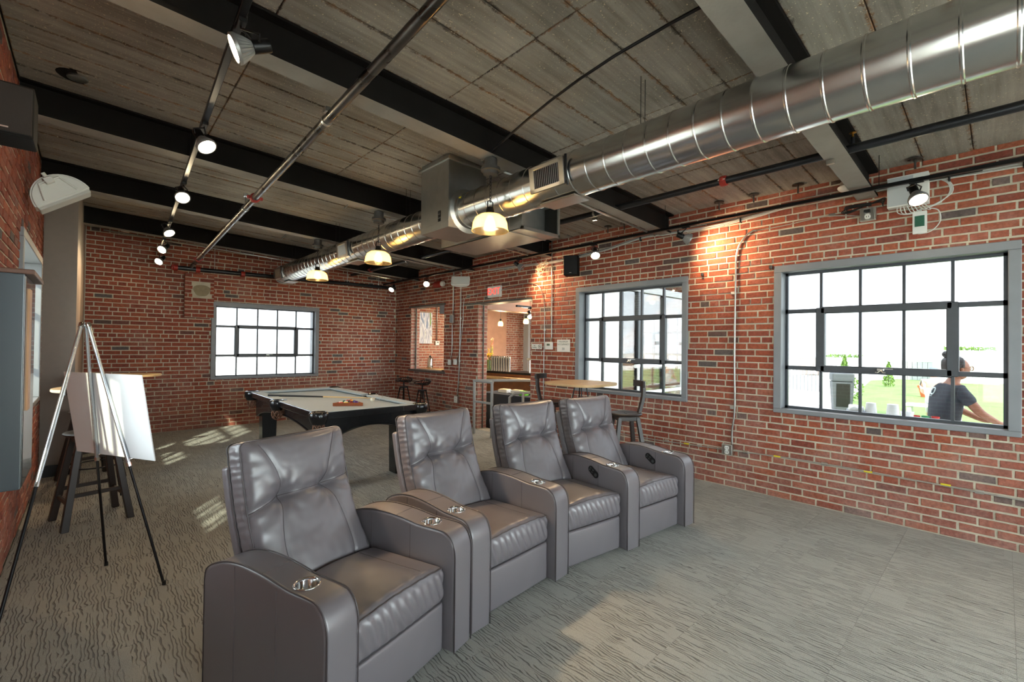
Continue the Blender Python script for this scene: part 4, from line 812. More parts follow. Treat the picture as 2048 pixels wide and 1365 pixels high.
# ------------------------------------------------------------------ side wall things
speaker_black('side_wall_speaker', 'black box speaker high on the side wall with a red cable', (-.30, 3.1, 2.53), 0, .185, .2, .235)
t = empty('wall_cabinet', (0, 0, 0), 0, 'black wall-hung cabinet with a glossy face beside the easel', 'cabinet')
link('carcass', span(XL, -.148, 2.02, 2.33, 1.05, 1.70, .006), M_POOLBLK, t); link('glossy_front', span(XL+.01, -.15, 2.005, 2.02, 1.05, 1.70, .003), mat('dark_screen', srgb(52, 62, 68), .25), t)
link('wood_strip', span(-.149, -.143, 2.07, 2.14, 1.28, 1.66), mat('tan_wood_strip', srgb(176, 128, 86), .5, var=.2, scale=8), t); link('top_board', span(XL, -.13, 2.01, 2.36, 1.70, 1.715, .003), mat('brown_board', srgb(96, 62, 44), .5), t)
# ------------------------------------------------------------------ recliners
def lerp_curve(tab, s):
    for (a, ya, za), (b, yb, zb) in zip(tab, tab[1:]):
        if s <= b: break
    t = (s-a)/(b-a); return ya+(yb-ya)*t, za+(zb-za)*t
BACK = [(-.30, .43, .24), (0, .485, .40), (.28, .60, .575), (.50, .665, .73), (.72, .705, .875), (1, .742, 1.045), (1.3, .79, 1.23)]
def smooth_tab(tab, n=60):
    pts = smooth_path([(0, y, z) for _, y, z in tab], 12); ss = []
    for (a, _, _), (b, _, _) in zip(tab, tab[1:]): ss += [a+(b-a)*k/12 for k in range(12)]
    ss.append(tab[-1][0]); return [(s, p[1], p[2]) for s, p in zip(ss, pts)]
BT = smooth_tab(BACK)
def back_pt(x, s, t):
    y, z = lerp_curve(BT, s); y2, z2 = lerp_curve(BT, min(s+.02, 1.29)); y1, z1 = lerp_curve(BT, max(s-.02, -.29))
    d = Vector((0, y2-y1, z2-z1)).normalized(); n = Vector((0, d[2], -d[1]))     # n points to the rear
    return Vector((x, y, z)) + n*t
TU = [(-.118, .56), (.118, .56)]
def back_disp(x, s):
    """how far the front of the cushion stands proud (positive = towards the sitter)"""
    H = .66; v = s*H; out = .0
    u = x/.285; w = max(0, 1-u*u); vv = (s-.5)*2; q = max(0, 1-vv*vv)
    out += .058*(w**.5)*(q**.42)
    for (tx, ts) in TU:
        dx = x-tx; dv = v-ts*H; r = math.hypot(dx, dv); out -= .040*math.exp(-(r/.040)**2) + .018*math.exp(-(r/.10)**2)
        a = math.atan2(dv, dx); out += .0030*math.sin(9*a+1.3)*math.exp(-((r-.06)/.055)**2)
    dv = v-TU[0][1]*H
    if abs(x) < .118: out -= .020*math.exp(-(dv/.018)**2) + .012*math.exp(-(dv/.07)**2)
    else:
        e = (abs(x)-.118)/.17; dv2 = dv + .045*e*(1 if x < 0 else -.4); out -= (.020-.004*e)*math.exp(-(dv2/.016)**2) + .010*math.exp(-(dv2/.06)**2)
    # curved seams
    for sg in (-1, 1):
        sx = seam_x(s)*sg; out -= .006*math.exp(-((x-sx)/.010)**2)
    # gathers along the sides and the lumpy roll of the top
    out += .0035*math.sin(s*58+2*x)*max(0, abs(u)-.72)/.28
    out += .003*noise.noise(Vector((x*9, s*7, 2))) + .0015*noise.noise(Vector((x*30, s*22, 5)))
    return out
def seam_x(s):
    # from near the top corners in to the tuft, then slightly out and down
    if s > .56: e = (s-.56)/.44; return .118 + .105*e**1.5
    e = (.56-s)/.56; return .118 + .055*math.sin(e*PI*.75)
def make_back():
    HX, HT, HZ = .285, .062, .33
    def f(p, n):
        s = (p[2]+HZ)/(2*HZ); s = s; t = p[1]+HT; x = p[0]
        fr = max(0, -n[1]); d = back_disp(x, max(0, min(1, s)))*fr
        rear = 0
        side = .004*math.sin(s*64 + 1.7)*(1-abs(n[1])) + .004*noise.noise(Vector((s*30, t*20, x)))*(1-abs(n[1]))
        q = back_pt(x*(1+0), s*1.0, t - d)
        q = q + Vector((math.copysign(side, x) if abs(n[0]) > .4 else 0, 0, side if n[2] > .4 else 0))
        if s > .9: q[2] -= .012*max(0, math.cos(x/.285*PI*.5))*((s-.9)/.1)*0.6
        return q
    return rbox(HX, HT, HZ, .038, (58, 8, 66), f)
def on_front(x, s, lift=.0015): return back_pt(x, s, -back_disp(x, s) - lift)
def rr_loop(hx, s0, s1, rx, rs, t, n=8, lift=0):
    pts = []
    for cx, cs, a0 in ((hx-rx, s1-rs, 0), (-(hx-rx), s1-rs, PI/2), (-(hx-rx), s0+rs, PI), (hx-rx, s0+rs, 1.5*PI)):
        for k in range(n+1): a = a0+PI/2*k/n; pts.append((cx+rx*math.cos(a), cs+rs*math.sin(a)))
    out = []
    for i in range(len(pts)):
        a, b = Vector((*pts[i], 0)), Vector((*pts[(i+1) % len(pts)], 0)); m = max(1, int(abs(b[1]-a[1])/.05)); 
        for k in range(m): p = a.lerp(b, k/m); out.append(back_pt(p[0], p[1], t+ .003*math.sin(p[1]*60)))
    return out
ARMP = [(-.055, .03), (-.057, .30), (-.057, .478), (-.053, .515), (-.040, .550), (-.018, .577), (.012, .592), (.06, .5955), (.16, .596), (.215, .601), (.30, .611), (.40, .616), (.48, .614), (.56, .603), (.63, .583), (.69, .556), (.725, .526), (.735, .48), (.735, .30), (.735, .03)]
def arm_outline(): 
    top = smooth_path([(0, y, z) for y, z in ARMP[2:18]], 4); return [(p[1], p[2]) for p in top] + [(.735, .03), (-.055, .03)]
AW = .142
def make_arm_mesh():
    poly = arm_outline(); bm = bmesh.new()
    add_prism(bm, poly, AW, Matrix.Translation((-AW/2, 0, 0)) @ Matrix(((0, 0, 1, 0), (1, 0, 0, 0), (0, 1, 0, 0), (0, 0, 0, 1))))
    bmesh.ops.recalc_face_normals(bm, faces=bm.faces)
    e = [e for e in bm.edges if abs(e.verts[0].co[0]-e.verts[1].co[0]) < 1e-5 and e.verts[0].co[2] > .0 and e.calc_face_angle(0) > .5]
    bmesh.ops.bevel(bm, geom=e, offset=.016, segments=4, profile=.55, affect='EDGES')
    o = link('arm', bm, M_LEATHER, None, smooth=True, angle=45)
    cut = link('cut', lathe([(0, -.09), (.0405, -.09), (.0405, .05), (0, .05)], 32, Matrix.Translation((0, .145, .595))), None)
    md = o.modifiers.new('b', 'BOOLEAN'); md.object = cut; md.operation = 'DIFFERENCE'; md.solver = 'EXACT'
    dg = bpy.context.evaluated_depsgraph_get(); me = bpy.data.meshes.new_from_object(o.evaluated_get(dg)); bpy.data.objects.remove(o); bpy.data.objects.remove(cut); me.set_sharp_from_angle(angle=math.radians(45)); return me
ARM_ME = make_arm_mesh()
ol = arm_outline(); n_top = len(ol)-2
def arm_pipe_mesh():
    bm = bmesh.new()
    for s in (-1, 1):
        pts = [(s*(AW/2-.004), -.0585, .03)] + [(s*(AW/2-.004), y-.0015 if i < 12 else y, z+.001) for i, (y, z) in enumerate(ol[:n_top])] + [(s*(AW/2-.004), .736, .03)]
        add_tube(bm, pts, .0030, 6)
    me = bpy.data.meshes.new('piping'); bm.to_mesh(me); bm.free(); me.materials.append(M_PIPING); me.polygons.foreach_set('use_smooth', [True]*len(me.polygons)); return me
ARM_PIPE = arm_pipe_mesh()
def arm_seam_mesh():
    bm = bmesh.new()
    def ztop(y): 
        for (a, za), (b, zb) in zip(ol[:n_top], ol[1:n_top]):
            if a <= y <= b: return za+(zb-za)*(y-a)/(b-a)
        return .5
    for s in (-1, 1):
        for y in (.225, .50): add_tube(bm, [(s*(AW/2+.0002), y, .04), (s*(AW/2+.0002), y, ztop(y)-.014), (s*(AW/2-.012), y, ztop(y)-.001)], .0014, 5)
    add_tube(bm, [(-.06, .33, ztop(.33)), (0, .33, ztop(.33)+.0008), (.06, .33, ztop(.33))], .0012, 5)
    me = bpy.data.meshes.new('seam'); bm.to_mesh(me); bm.free(); me.materials.append(M_SEAM); return me
ARM_SEAM = arm_seam_mesh()
cupm = lathe([(0, .510), (.036, .510), (.0385, .515), (.0400, .592), (.0425, .5985), (.047, .6005), (.0505, .5985), (.0515, .596), (.047, .594)], 40, Matrix.Translation((0, .145, 0))); CUP_ME = bpy.data.meshes.new('cup_holder'); cupm.to_mesh(CUP_ME); cupm.free(); CUP_ME.materials.append(M_CHROME); CUP_ME.polygons.foreach_set('use_smooth', [True]*len(CUP_ME.polygons))
BACK_BM = make_back(); BACK_ME = bpy.data.meshes.new('back_cushion'); BACK_BM.to_mesh(BACK_ME); BACK_BM.free(); BACK_ME.materials.append(M_LEATHER); BACK_ME.polygons.foreach_set('use_smooth', [True]*len(BACK_ME.polygons))
def child(name, me, parent, loc=(0, 0, 0)):
    o = bpy.data.objects.new(name, me); COL.objects.link(o); o.parent = parent; o.location = loc; return o
def seat_f(p, n):
    x, y, z = p; up = max(0, n[2]); fr = max(0, -n[1])
    q = Vector((x, y + .235, z + .352))
    q[2] += up*(.028*(1-(x/.285)**2) + .003*noise.noise(Vector((x*8, y*8, 0)))) - .05*max(0, (q[1]-.05))*.42*(1 if z > 0 else .2)
    wr_ = math.sin(x*135 + 3*z*20 + 2*noise.noise(Vector((x*6, z*9, 1))))
    q[1] -= fr*(.018*(1-(x/.285)**2)*(1-(z/.085)**2) + .0085*wr_*(1-(z/.085)**2)*(.55+.45*noise.noise(Vector((x*4, 3, 3)))))
    q[2] += up*.0022*math.sin(x*80)*max(0, 1-(y+.245)/.08)
    return q
SEAT_BM = rbox(.284, .245, .083, .036, (84, 30, 16), seat_f); SEAT_ME = bpy.data.meshes.new('seat_cushion'); SEAT_BM.to_mesh(SEAT_ME); SEAT_BM.free(); SEAT_ME.materials.append(M_LEATHER); SEAT_ME.polygons.foreach_set('use_smooth', [True]*len(SEAT_ME.polygons))
def foot_f(p, n):
    x, y, z = p; fr = max(0, -n[1]); return Vector((x, y + .032 - fr*.010*(1-(x/.285)**2)*(1-(z/.12)**2) + .0015*noise.noise(Vector((x*10, z*10, 4))), z + .150))
FOOT_BM = rbox(.282, .032, .118, .018, (20, 4, 12), foot_f); FOOT_ME = bpy.data.meshes.new('footrest_panel'); FOOT_BM.to_mesh(FOOT_ME); FOOT_BM.free(); FOOT_ME.materials.append(M_LEATHER); FOOT_ME.polygons.foreach_set('use_smooth', [True]*len(FOOT_ME.polygons))
def shell_f(p, n):
    s = -.28 + (p[2]+.5)*1.12; return back_pt(p[0], min(s, .86), p[1] + .155) + Vector((0, -.01, 0))
SH_BM = rbox(.29, .032, .5, .022, (10, 3, 30), shell_f); SH_ME = bpy.data.meshes.new('back_shell'); SH_BM.to_mesh(SH_ME); SH_BM.free(); SH_ME.materials.append(M_LEATHER); SH_ME.polygons.foreach_set('use_smooth', [True]*len(SH_ME.polygons))
def piping_me(name, loops, r, m, closed=True):
    bm = bmesh.new()
    for l in loops: add_tube(bm, l, r, 6, closed=closed)
    me = bpy.data.meshes.new(name); bm.to_mesh(me); bm.free(); me.materials.append(m); me.polygons.foreach_set('use_smooth', [True]*len(me.polygons)); return me
BP_ME = piping_me('piping', [rr_loop(.281, .010, .988, .03, .045, .012), rr_loop(.2855, .003, .997, .03, .045, .108)], .0036, M_PIPING)
SE_ME = piping_me('seam', [[on_front(sg*seam_x(s), s) for s in [.03+.93*k/40 for k in range(41)]] for sg in (-1, 1)], .0013, M_SEAM, False)
CR_ME = piping_me('crease_stitch', [[on_front(x, .56, .002) for x in [-.118+.236*k/14 for k in range(15)]], [on_front(-.118-.165*k/12, .56-.068*k/12, .001) for k in range(13)], [on_front(.118+.165*k/12, .56+.027*k/12, .001) for k in range(13)]], .0018, M_SEAM, False)
BTN_ME = bpy.data.meshes.new('tuft'); bmt = bmesh.new()
for tx, ts in TU: add_lathe(bmt, [(0, .004), (.007, .002), (.008, -.003)], 12, aim(on_front(tx, ts, -.001), (0, -1, .3)))
bmt.to_mesh(BTN_ME); bmt.free(); BTN_ME.materials.append(M_SEAM)
def seat_line(zz, off, lift):
    pts = []
    for k in range(31):
        x = -.262+.524*k/30; q = seat_f(Vector((x, -.245+off+.002, zz)), Vector((0, -.75, .66 if zz > 0 else -.66))); pts.append(q+Vector((0, -.0015-lift, .004 if zz > 0 else -.002)))
    return pts
SP_ME = piping_me('piping', [seat_line(.074, .009, .0), seat_line(-.077, .006, .0)], .0028, M_PIPING, False)
SS_ME = piping_me('seam', [[seat_f(Vector((x, -.20+.40*k/12, .083)), Vector((0, 0, 1)))+Vector((0, 0, .0006)) for k in range(13)] for x in (.15,)], .0012, M_SEAM, False)
def recliner(loc, deg, arms, panel, label):
    t = empty('recliner', (loc[0], loc[1], 0), math.radians(deg), label, 'recliner', 'row of leather recliners')
    sc_ = child('seat_cushion', SEAT_ME, t); child('piping', SP_ME, sc_); child('seam', SS_ME, sc_)
    child('footrest_panel', FOOT_ME, t)
    b = child('back_cushion', BACK_ME, t); child('piping', BP_ME, b); child('seam', SE_ME, b); child('crease_stitch', CR_ME, b); child('tuft', BTN_ME, b)
    child('back_shell', SH_ME, t)
    link('base', fuse([(-.28, .28, .07, .66, .03, .27)]), M_BLACK, t)
    bm = bmesh.new()
    for x in (-.25, .25):
        for y in (.1, .6): add_lathe(bm, [(0, 0), (.02, 0), (.022, .03), (0, .03)], 12, Matrix.Translation((x, y, 0)))
    link('foot', bm, M_BLACK, t)
    for a in arms:
        x = a*(.287+AW/2); ao = child('arm', ARM_ME, t, (x, 0, 0)); child('piping', ARM_PIPE, ao); child('seam', ARM_SEAM, ao); child('cup_holder', CUP_ME, ao)
        if a == 1 and panel:
            bm = bmesh.new(); L_ = .052
            poly = [(L_*math.cos(q)*(1) + (.028 if math.cos(q) > 0 else -.028), .027*math.sin(q)) for q in [2*PI*k/28 for k in range(28)]]
            poly = [(.026*math.cos(q) + (.030 if -PI/2 <= (q if q <= PI else q-2*PI) <= PI/2 else -.030), .027*math.sin(q)) for q in [2*PI*k/28 for k in range(28)]]
            M = Matrix.Translation((-AW/2-.001, .272, .525)) @ Matrix.Rotation(math.radians(34), 4, 'X') @ Matrix(((0, 0, -1, 0), (-1, 0, 0, 0), (0, 1, 0, 0), (0, 0, 0, 1)))
            bm = prism(poly, .005, M); pnl = link('control_panel', bm, M_BLACK, ao); pnl['label'] = 'black oval power control'
            bm = bmesh.new()
            for (px_, py_) in ((-.036, .008), (-.036, -.010), (-.008, .010), (-.008, -.010)): add_box(bm, (px_, py_, .006), (.014, .009, .003), None, .001, 1)
            add_lathe(bm, [(0, .0055), (.012, .0055), (.013, .008), (0, .009)], 16, Matrix.Translation((.032, 0, 0)))
            bmesh.ops.transform(bm, matrix=M, verts=bm.verts); link('button', bm, mat('button_grey', srgb(70, 74, 74), .4) if 'button_grey' not in bpy.data.materials else bpy.data.materials['button_grey'], pnl)
    return t
recliner((.995, 1.745), 17.2, (-1, 1), False, 'first recliner of the row, closest to the easel, both its arms with cup holders')
recliner((1.855, 1.93), 5.3, (-1, 1), False, 'second recliner in the row, its arm touching the first recliner')
recliner((2.575, 1.93), -6.0, (1,), True, 'third recliner in the row, black control oval in its arm, chairs on both sides')
recliner((3.312, 1.86), -4.8, (1,), True, 'last recliner of the row, next to the window wall, with control oval')
# ------------------------------------------------------------------ pool table
PX, PY = 2.275, 5.97; PW, PL = 1.24, 2.66; HT = .80
pt = empty('pool_table', (PX, PY, 0), 0, 'black pool table with pale grey felt and leather pockets', 'pool table')
hw, hl = PW/2, PL/2
bm = bmesh.new()
for s in (-1, 1):
    for (a, b) in ((-hl+.115, -.09), (.09, hl-.115)): add_box(bm, (s*(hw-.06), (a+b)/2, HT-.028), (.115, b-a, .05), None, .008, 2)
    add_box(bm, (0, s*(hl-.06), HT-.028), (2*hw-.23, .115, .05), None, .008, 2)
link('rail', bm, M_POOLBLK, pt, smooth=True, angle=40)
bm = bmesh.new()          # felt-topped cushions cover most of the rail in this table
for s in (-1, 1):
    for (a, b) in ((-hl+.125, -.085), (.085, hl-.125)): 
        poly = [(-.0, 0), (0.132, 0), (.128, -.016), (.10, -.034), (0, -.034)]
        v = add_prism(bm, [(hw-.012-x, z) for x, z in poly], b-a, Matrix(((s, 0, 0, 0), (0, 0, 1, a), (0, 1, 0, HT+.006), (0, 0, 0, 1))))
    poly = [(0, 0), (.132, 0), (.128, -.016), (.10, -.034), (0, -.034)]
    add_prism(bm, [(hl-.012-x, z) for x, z in poly], 2*hw-.25, Matrix(((0, 0, 1, -hw+.125), (s, 0, 0, 0), (0, 1, 0, HT+.006), (0, 0, 0, 1))))
bmesh.ops.recalc_face_normals(bm, faces=bm.faces); link('cushion', bm, M_FELT, pt)
link('playing_surface', BX((0, 0, HT-.045), (2*hw-.22, 2*hl-.22, .03)), M_FELT, pt)
bm = bmesh.new()
for s in (-1, 1): add_box(bm, (s*(hw-.004), 0, HT-.03), (.022, 2*hl-.2, .066), None, .006, 2); add_box(bm, (0, s*(hl-.004), HT-.03), (2*hw-.2, .022, .066), None, .006, 2)
link('rail_edge', bm, M_POOLBLK, pt)
def apron(L_, n=20, drop=.275, rise=.15):
    return [(-L_/2, 0), (L_/2, 0), (L_/2, -drop)] + [(L_/2-.10-(L_-.2)*k/n, -drop + rise*math.sin(PI*k/n)**.6) for k in range(n+1)] + [(-L_/2, -drop)]
bm = bmesh.new()
for s in (-1, 1):
    add_prism(bm, apron(2*hw-.16), .022, Matrix.Translation((0, s*(hl-.09)-.011, HT-.06)) @ Matrix(((1, 0, 0, 0), (0, 0, 1, 0), (0, 1, 0, 0), (0, 0, 0, 1))))
    add_prism(bm, apron(2*hl-.16), .022, Matrix.Translation((s*(hw-.09)-.011, 0, HT-.06)) @ Matrix(((0, 0, 1, 0), (1, 0, 0, 0), (0, 1, 0, 0), (0, 0, 0, 1))))
add_box(bm, (0, 0, HT-.10), (2*hw-.2, 2*hl-.2, .08)); bmesh.ops.recalc_face_normals(bm, faces=bm.faces); link('apron', bm, M_POOLBLK, pt)
bm = bmesh.new()
for s in (-1, 1):
    pts = [(x, z) for x, z in apron(2*hw-.16)[3:-1]]; add_tube(bm, [(x, s*(hl-.09)+s*.014, HT-.06+z+.006) for x, z in pts], .009, 6)
    pts = [(x, z) for x, z in apron(2*hl-.16)[3:-1]]; add_tube(bm, [(s*(hw-.09)+s*.014, x, HT-.06+z+.006) for x, z in pts], .009, 6)
link('apron_moulding', bm, M_POOLBLK, pt, smooth=True)
lb = bmesh.new()
poly = [(-.085, 0), (.085, 0), (.10, .70), (-.10, .70)]
v = add_prism(lb, poly, .17, Matrix.Translation((0, .085, 0)) @ Matrix(((1, 0, 0, 0), (0, 0, -1, 0), (0, 1, 0, 0), (0, 0, 0, 1)))); bmesh.ops.recalc_face_normals(lb, faces=lb.faces); bmesh.ops.bevel(lb, geom=lb.edges[:], offset=.006, segments=2, affect='EDGES')
LEG = bpy.data.meshes.new('leg'); lb.to_mesh(LEG); lb.free(); LEG.materials.append(M_POOLBLK)
for sx in (-1, 1):
    for sy in (-1, 1): child('leg', LEG, pt, (sx*(hw-.20), sy*(hl-.22), 0))
for (x, y, k) in [(sx*(hw-.035), sy*(hl-.035), 'c') for sx in (-1, 1) for sy in (-1, 1)] + [(s*(hw-.005), 0, 'm') for s in (-1, 1)]:
    r = .082 if k == 'c' else .07
    pk = link('pocket', lathe([(r-.024, 0), (r-.012, .010), (r, .006), (r+.012, -.01), (r+.008, -.06), (r-.012, -.115), (.03, -.12), (.03, -.11), (r-.026, -.1), (r-.03, -.02)], 28, Matrix.Translation((x, y, HT+.004))), M_POOLBLK, pt, smooth=True, angle=60); pk['label'] = 'black leather pocket'
    link('pocket_hole', lathe([(0, 0), (r-.02, 0), (r-.02, .002), (0, .002)], 20, Matrix.Translation((x, y, HT+.001))), M_BLACK, pk)
    bm = bmesh.new(); r_ = random.Random(int(x*100+y*10))
    for q in range(7):
        a = 2*PI*q/7; add_tube(bm, smooth_path([(x+.05*math.cos(a), y+.05*math.sin(a), HT-.115), (x+.058*math.cos(a+.5), y+.058*math.sin(a+.5), HT-.16), (x+.045*math.cos(a+1), y+.045*math.sin(a+1), HT-.20), (x+.01*math.cos(a+1.4), y+.01*math.sin(a+1.4), HT-.225)], 3), .006, 5)
        add_tube(bm, smooth_path([(x+.05*math.cos(a), y+.05*math.sin(a), HT-.115), (x+.058*math.cos(a-.5), y+.058*math.sin(a-.5), HT-.16), (x+.045*math.cos(a-1), y+.045*math.sin(a-1), HT-.20)], 3), .006, 5)
    link('leather_fringe', bm, mat('brown_leather_net', srgb(128, 92, 72), .6) if 'brown_leather_net' not in bpy.data.materials else bpy.data.materials['brown_leather_net'], pk, smooth=True)
bm = bmesh.new()
for s in (-1, 1):
    for y in (-.96, -.63, -.32, .32, .63, .96): add_lathe(bm, [(0, 0), (.007, 0), (.006, .002), (0, .0025)], 10, Matrix.Translation((s*(hw-.035), y, HT+.006)))
    for x in (-.3, 0, .3): add_lathe(bm, [(0, 0), (.007, 0), (.006, .002), (0, .0025)], 10, Matrix.Translation((x, s*(hl-.035), HT+.006)))
link('sight_dots', bm, M_WHITE, pt)['label'] = 'pearl sight dots'
# triangle rack with balls: nearer edge towards the camera
FZ = HT-.030; br = .0286
rk = empty('ball_rack', (2.27, 5.30, FZ), math.radians(-40+7), 'small wooden triangle rack round the balls', 'ball rack')
tri = [Vector((math.cos(a), math.sin(a), 0))*.195 for a in (PI/2, PI/2+2*PI/3, PI/2+4*PI/3)]
bm = bmesh.new()
for i in range(3):
    a, b = tri[i], tri[(i+1) % 3]; d = (b-a); add_box(bm, (a+b)/2+Vector((0, 0, .019)), (d.length*.97, .012, .038), rotz(math.atan2(d[1], d[0])), .003, 1)
link('rack_frame', bm, mat('rack_wood', srgb(150, 78, 42), .4, var=.15, scale=10), rk)
cols = [('yellow', (232, 186, 30)), ('blue', (30, 50, 130)), ('red', (196, 34, 26)), ('purple', (82, 40, 110)), ('orange', (226, 104, 24)), ('green', (18, 96, 66)), ('maroon', (120, 26, 30)), ('black', (14, 14, 16)), ('striped yellow', (240, 200, 60)), ('striped red', (220, 60, 50))]
M_IVORY = mat('ivory', srgb(236, 228, 206), .12, coat=.5)
Mr = Matrix.Translation(rk.location) @ rk.rotation_euler.to_matrix().to_4x4(); q = 0; rk_order = [4, 2, 0, 5, 7, 1, 9, 8, 6, 3]
rows = 4
for i in range(rows):
    for j in range(i+1):
        lx = (j-i/2)*2*br*1.01; ly = .102 - i*br*1.745*1.01
        p = Mr @ Vector((lx, ly, 0)); nm, c = cols[rk_order[q]]; q += 1
        cm = mat('ball_'+nm.replace(' ', '_'), srgb(*c), .1, coat=.6)
        if 'striped' in nm:
            b = empty('billiard_ball', (p[0], p[1], FZ+br), q, nm+' billiard ball in the triangle rack', 'billiard ball', 'balls in the rack')
            link('body', lathe([(br*math.cos(a), br*math.sin(a)) for a in [-PI/2+PI*k/16 for k in range(17)]], 24), M_IVORY, b, smooth=True); link('stripe', lathe([(br*1.004*math.cos(a), br*1.004*math.sin(a)) for a in [-.55+1.1*k/8 for k in range(9)]], 24), cm, b, smooth=True)
        else:
            b = link('billiard_ball', lathe([(br*math.cos(a), br*math.sin(a)) for a in [-PI/2+PI*k/16 for k in range(17)]], 24), cm, None, smooth=True); b.location = (p[0], p[1], FZ+br); tag(b, nm+' billiard ball in the triangle rack', 'billiard ball', 'balls in the rack')
b = link('billiard_ball', lathe([(br*math.cos(a), br*math.sin(a)) for a in [-PI/2+PI*k/16 for k in range(17)]], 24), M_IVORY, None, smooth=True); b.location = (2.62, 5.42, FZ+br); tag(b, 'white cue ball on the felt beyond the rack', 'billiard ball')
cu = empty('cue_stick', (0, 0, 0), 0, 'cue stick lying across the pool table behind the rack', 'cue stick'); A = Vector((1.70, 6.50, HT+.018)); B_ = Vector((2.78, 5.60, HT-.012)); mid = A.lerp(B_, .5)
link('butt', tube([A, mid], [.0145, .0105], 10), M_BLACK, cu, smooth=True, angle=60); link('shaft', tube([mid, B_], [.0104, .0065], 10), mat('maple', srgb(222, 190, 140), .35), cu, smooth=True, angle=60); link('tip', tube([B_, B_.lerp(A, -.012)], .0066, 10), M_WHITE, cu)
ch = empty('mechanical_bridge_head', (2.80, 5.52, FZ), .4, 'small metal bridge head by the tip of the cue', 'bridge head'); link('notched_plate', tube(smooth_path([(-.05, 0, 0), (-.035, 0, .035), (-.015, 0, .022), (0, 0, .045), (.015, 0, .022), (.035, 0, .035), (.05, 0, 0)]), .004, 6), M_BRUSH, ch, smooth=True)
# ------------------------------------------------------------------ easel and board
e = empty('easel', (0, 0, 0), 0, 'silver and black tripod display easel by the side wall', 'easel')
T = Vector((-.03, 3.80, 1.585)); FA = Vector((.096, 4.07, 0)); FB = Vector((.353, 3.52, 0)); FC = Vector((-.33, 3.10, 0))
M_ALU = mat('silver_tube', srgb(196, 202, 210), .25, .9)
for nm_, Fp, off in (('leg', FA, Vector((.004, .012, 0))), ('leg', FB, Vector((.018, -.012, 0))), ('leg', FC, Vector((-.018, -.008, 0)))):
    P = T+off; mdl = P.lerp(Fp, .53); o = link(nm_, tube([P, mdl], .0105, 12), M_ALU, e, smooth=True, angle=60); link('lower_tube', tube([P.lerp(Fp, .50), Fp], .0075, 10), M_BLACKM, o, smooth=True, angle=60)
    link('collar', lathe([(0, -.012), (.013, -.012), (.013, .012), (0, .012)], 14, aim(mdl, Fp-P)), M_CHROME, o); link('rubber_foot', lathe([(0, 0), (.011, 0), (.010, .025), (0, .028)], 12, Matrix.Translation(Fp)), M_BLACK, o)
    link('top_cap', lathe([(0, -.005), (.014, -.005), (.014, .022), (.010, .028), (0, .028)], 14, aim(P, P-Fp)), M_CHROME, e, smooth=True, angle=40)
nb = Vector((.897, .419, .142)).normalized()
for h in (.47, .50):
    Fp = FA if h == .47 else FB; P = T.lerp(Fp, .515); link('board_holder', tube([P, P+nb*.06, P+nb*.062+Vector((0, 0, .03))], .006, 8), M_CHROME, e, smooth=True)
def brd():
    c4 = [Vector(p)+nb*.018 for p in ((-.146, 4.15, 1.293), (.200, 3.407, 1.30), (.272, 3.425, .786), (-.075, 4.178, .762))]
    bm = bmesh.new(); a = [bm.verts.new(p) for p in c4]; b = [bm.verts.new(p+nb*.006) for p in c4]; bm.faces.new(a); bm.faces.new(b[::-1])
    for i in range(4): bm.faces.new((a[i], b[i], b[(i+1) % 4], a[(i+1) % 4]))
    bmesh.ops.recalc_face_normals(bm, faces=bm.faces); return bm
o = link('display_board', brd(), mat('foam_board', srgb(248, 250, 252), .8)); tag(o, 'blank white board standing on the easel', 'board')
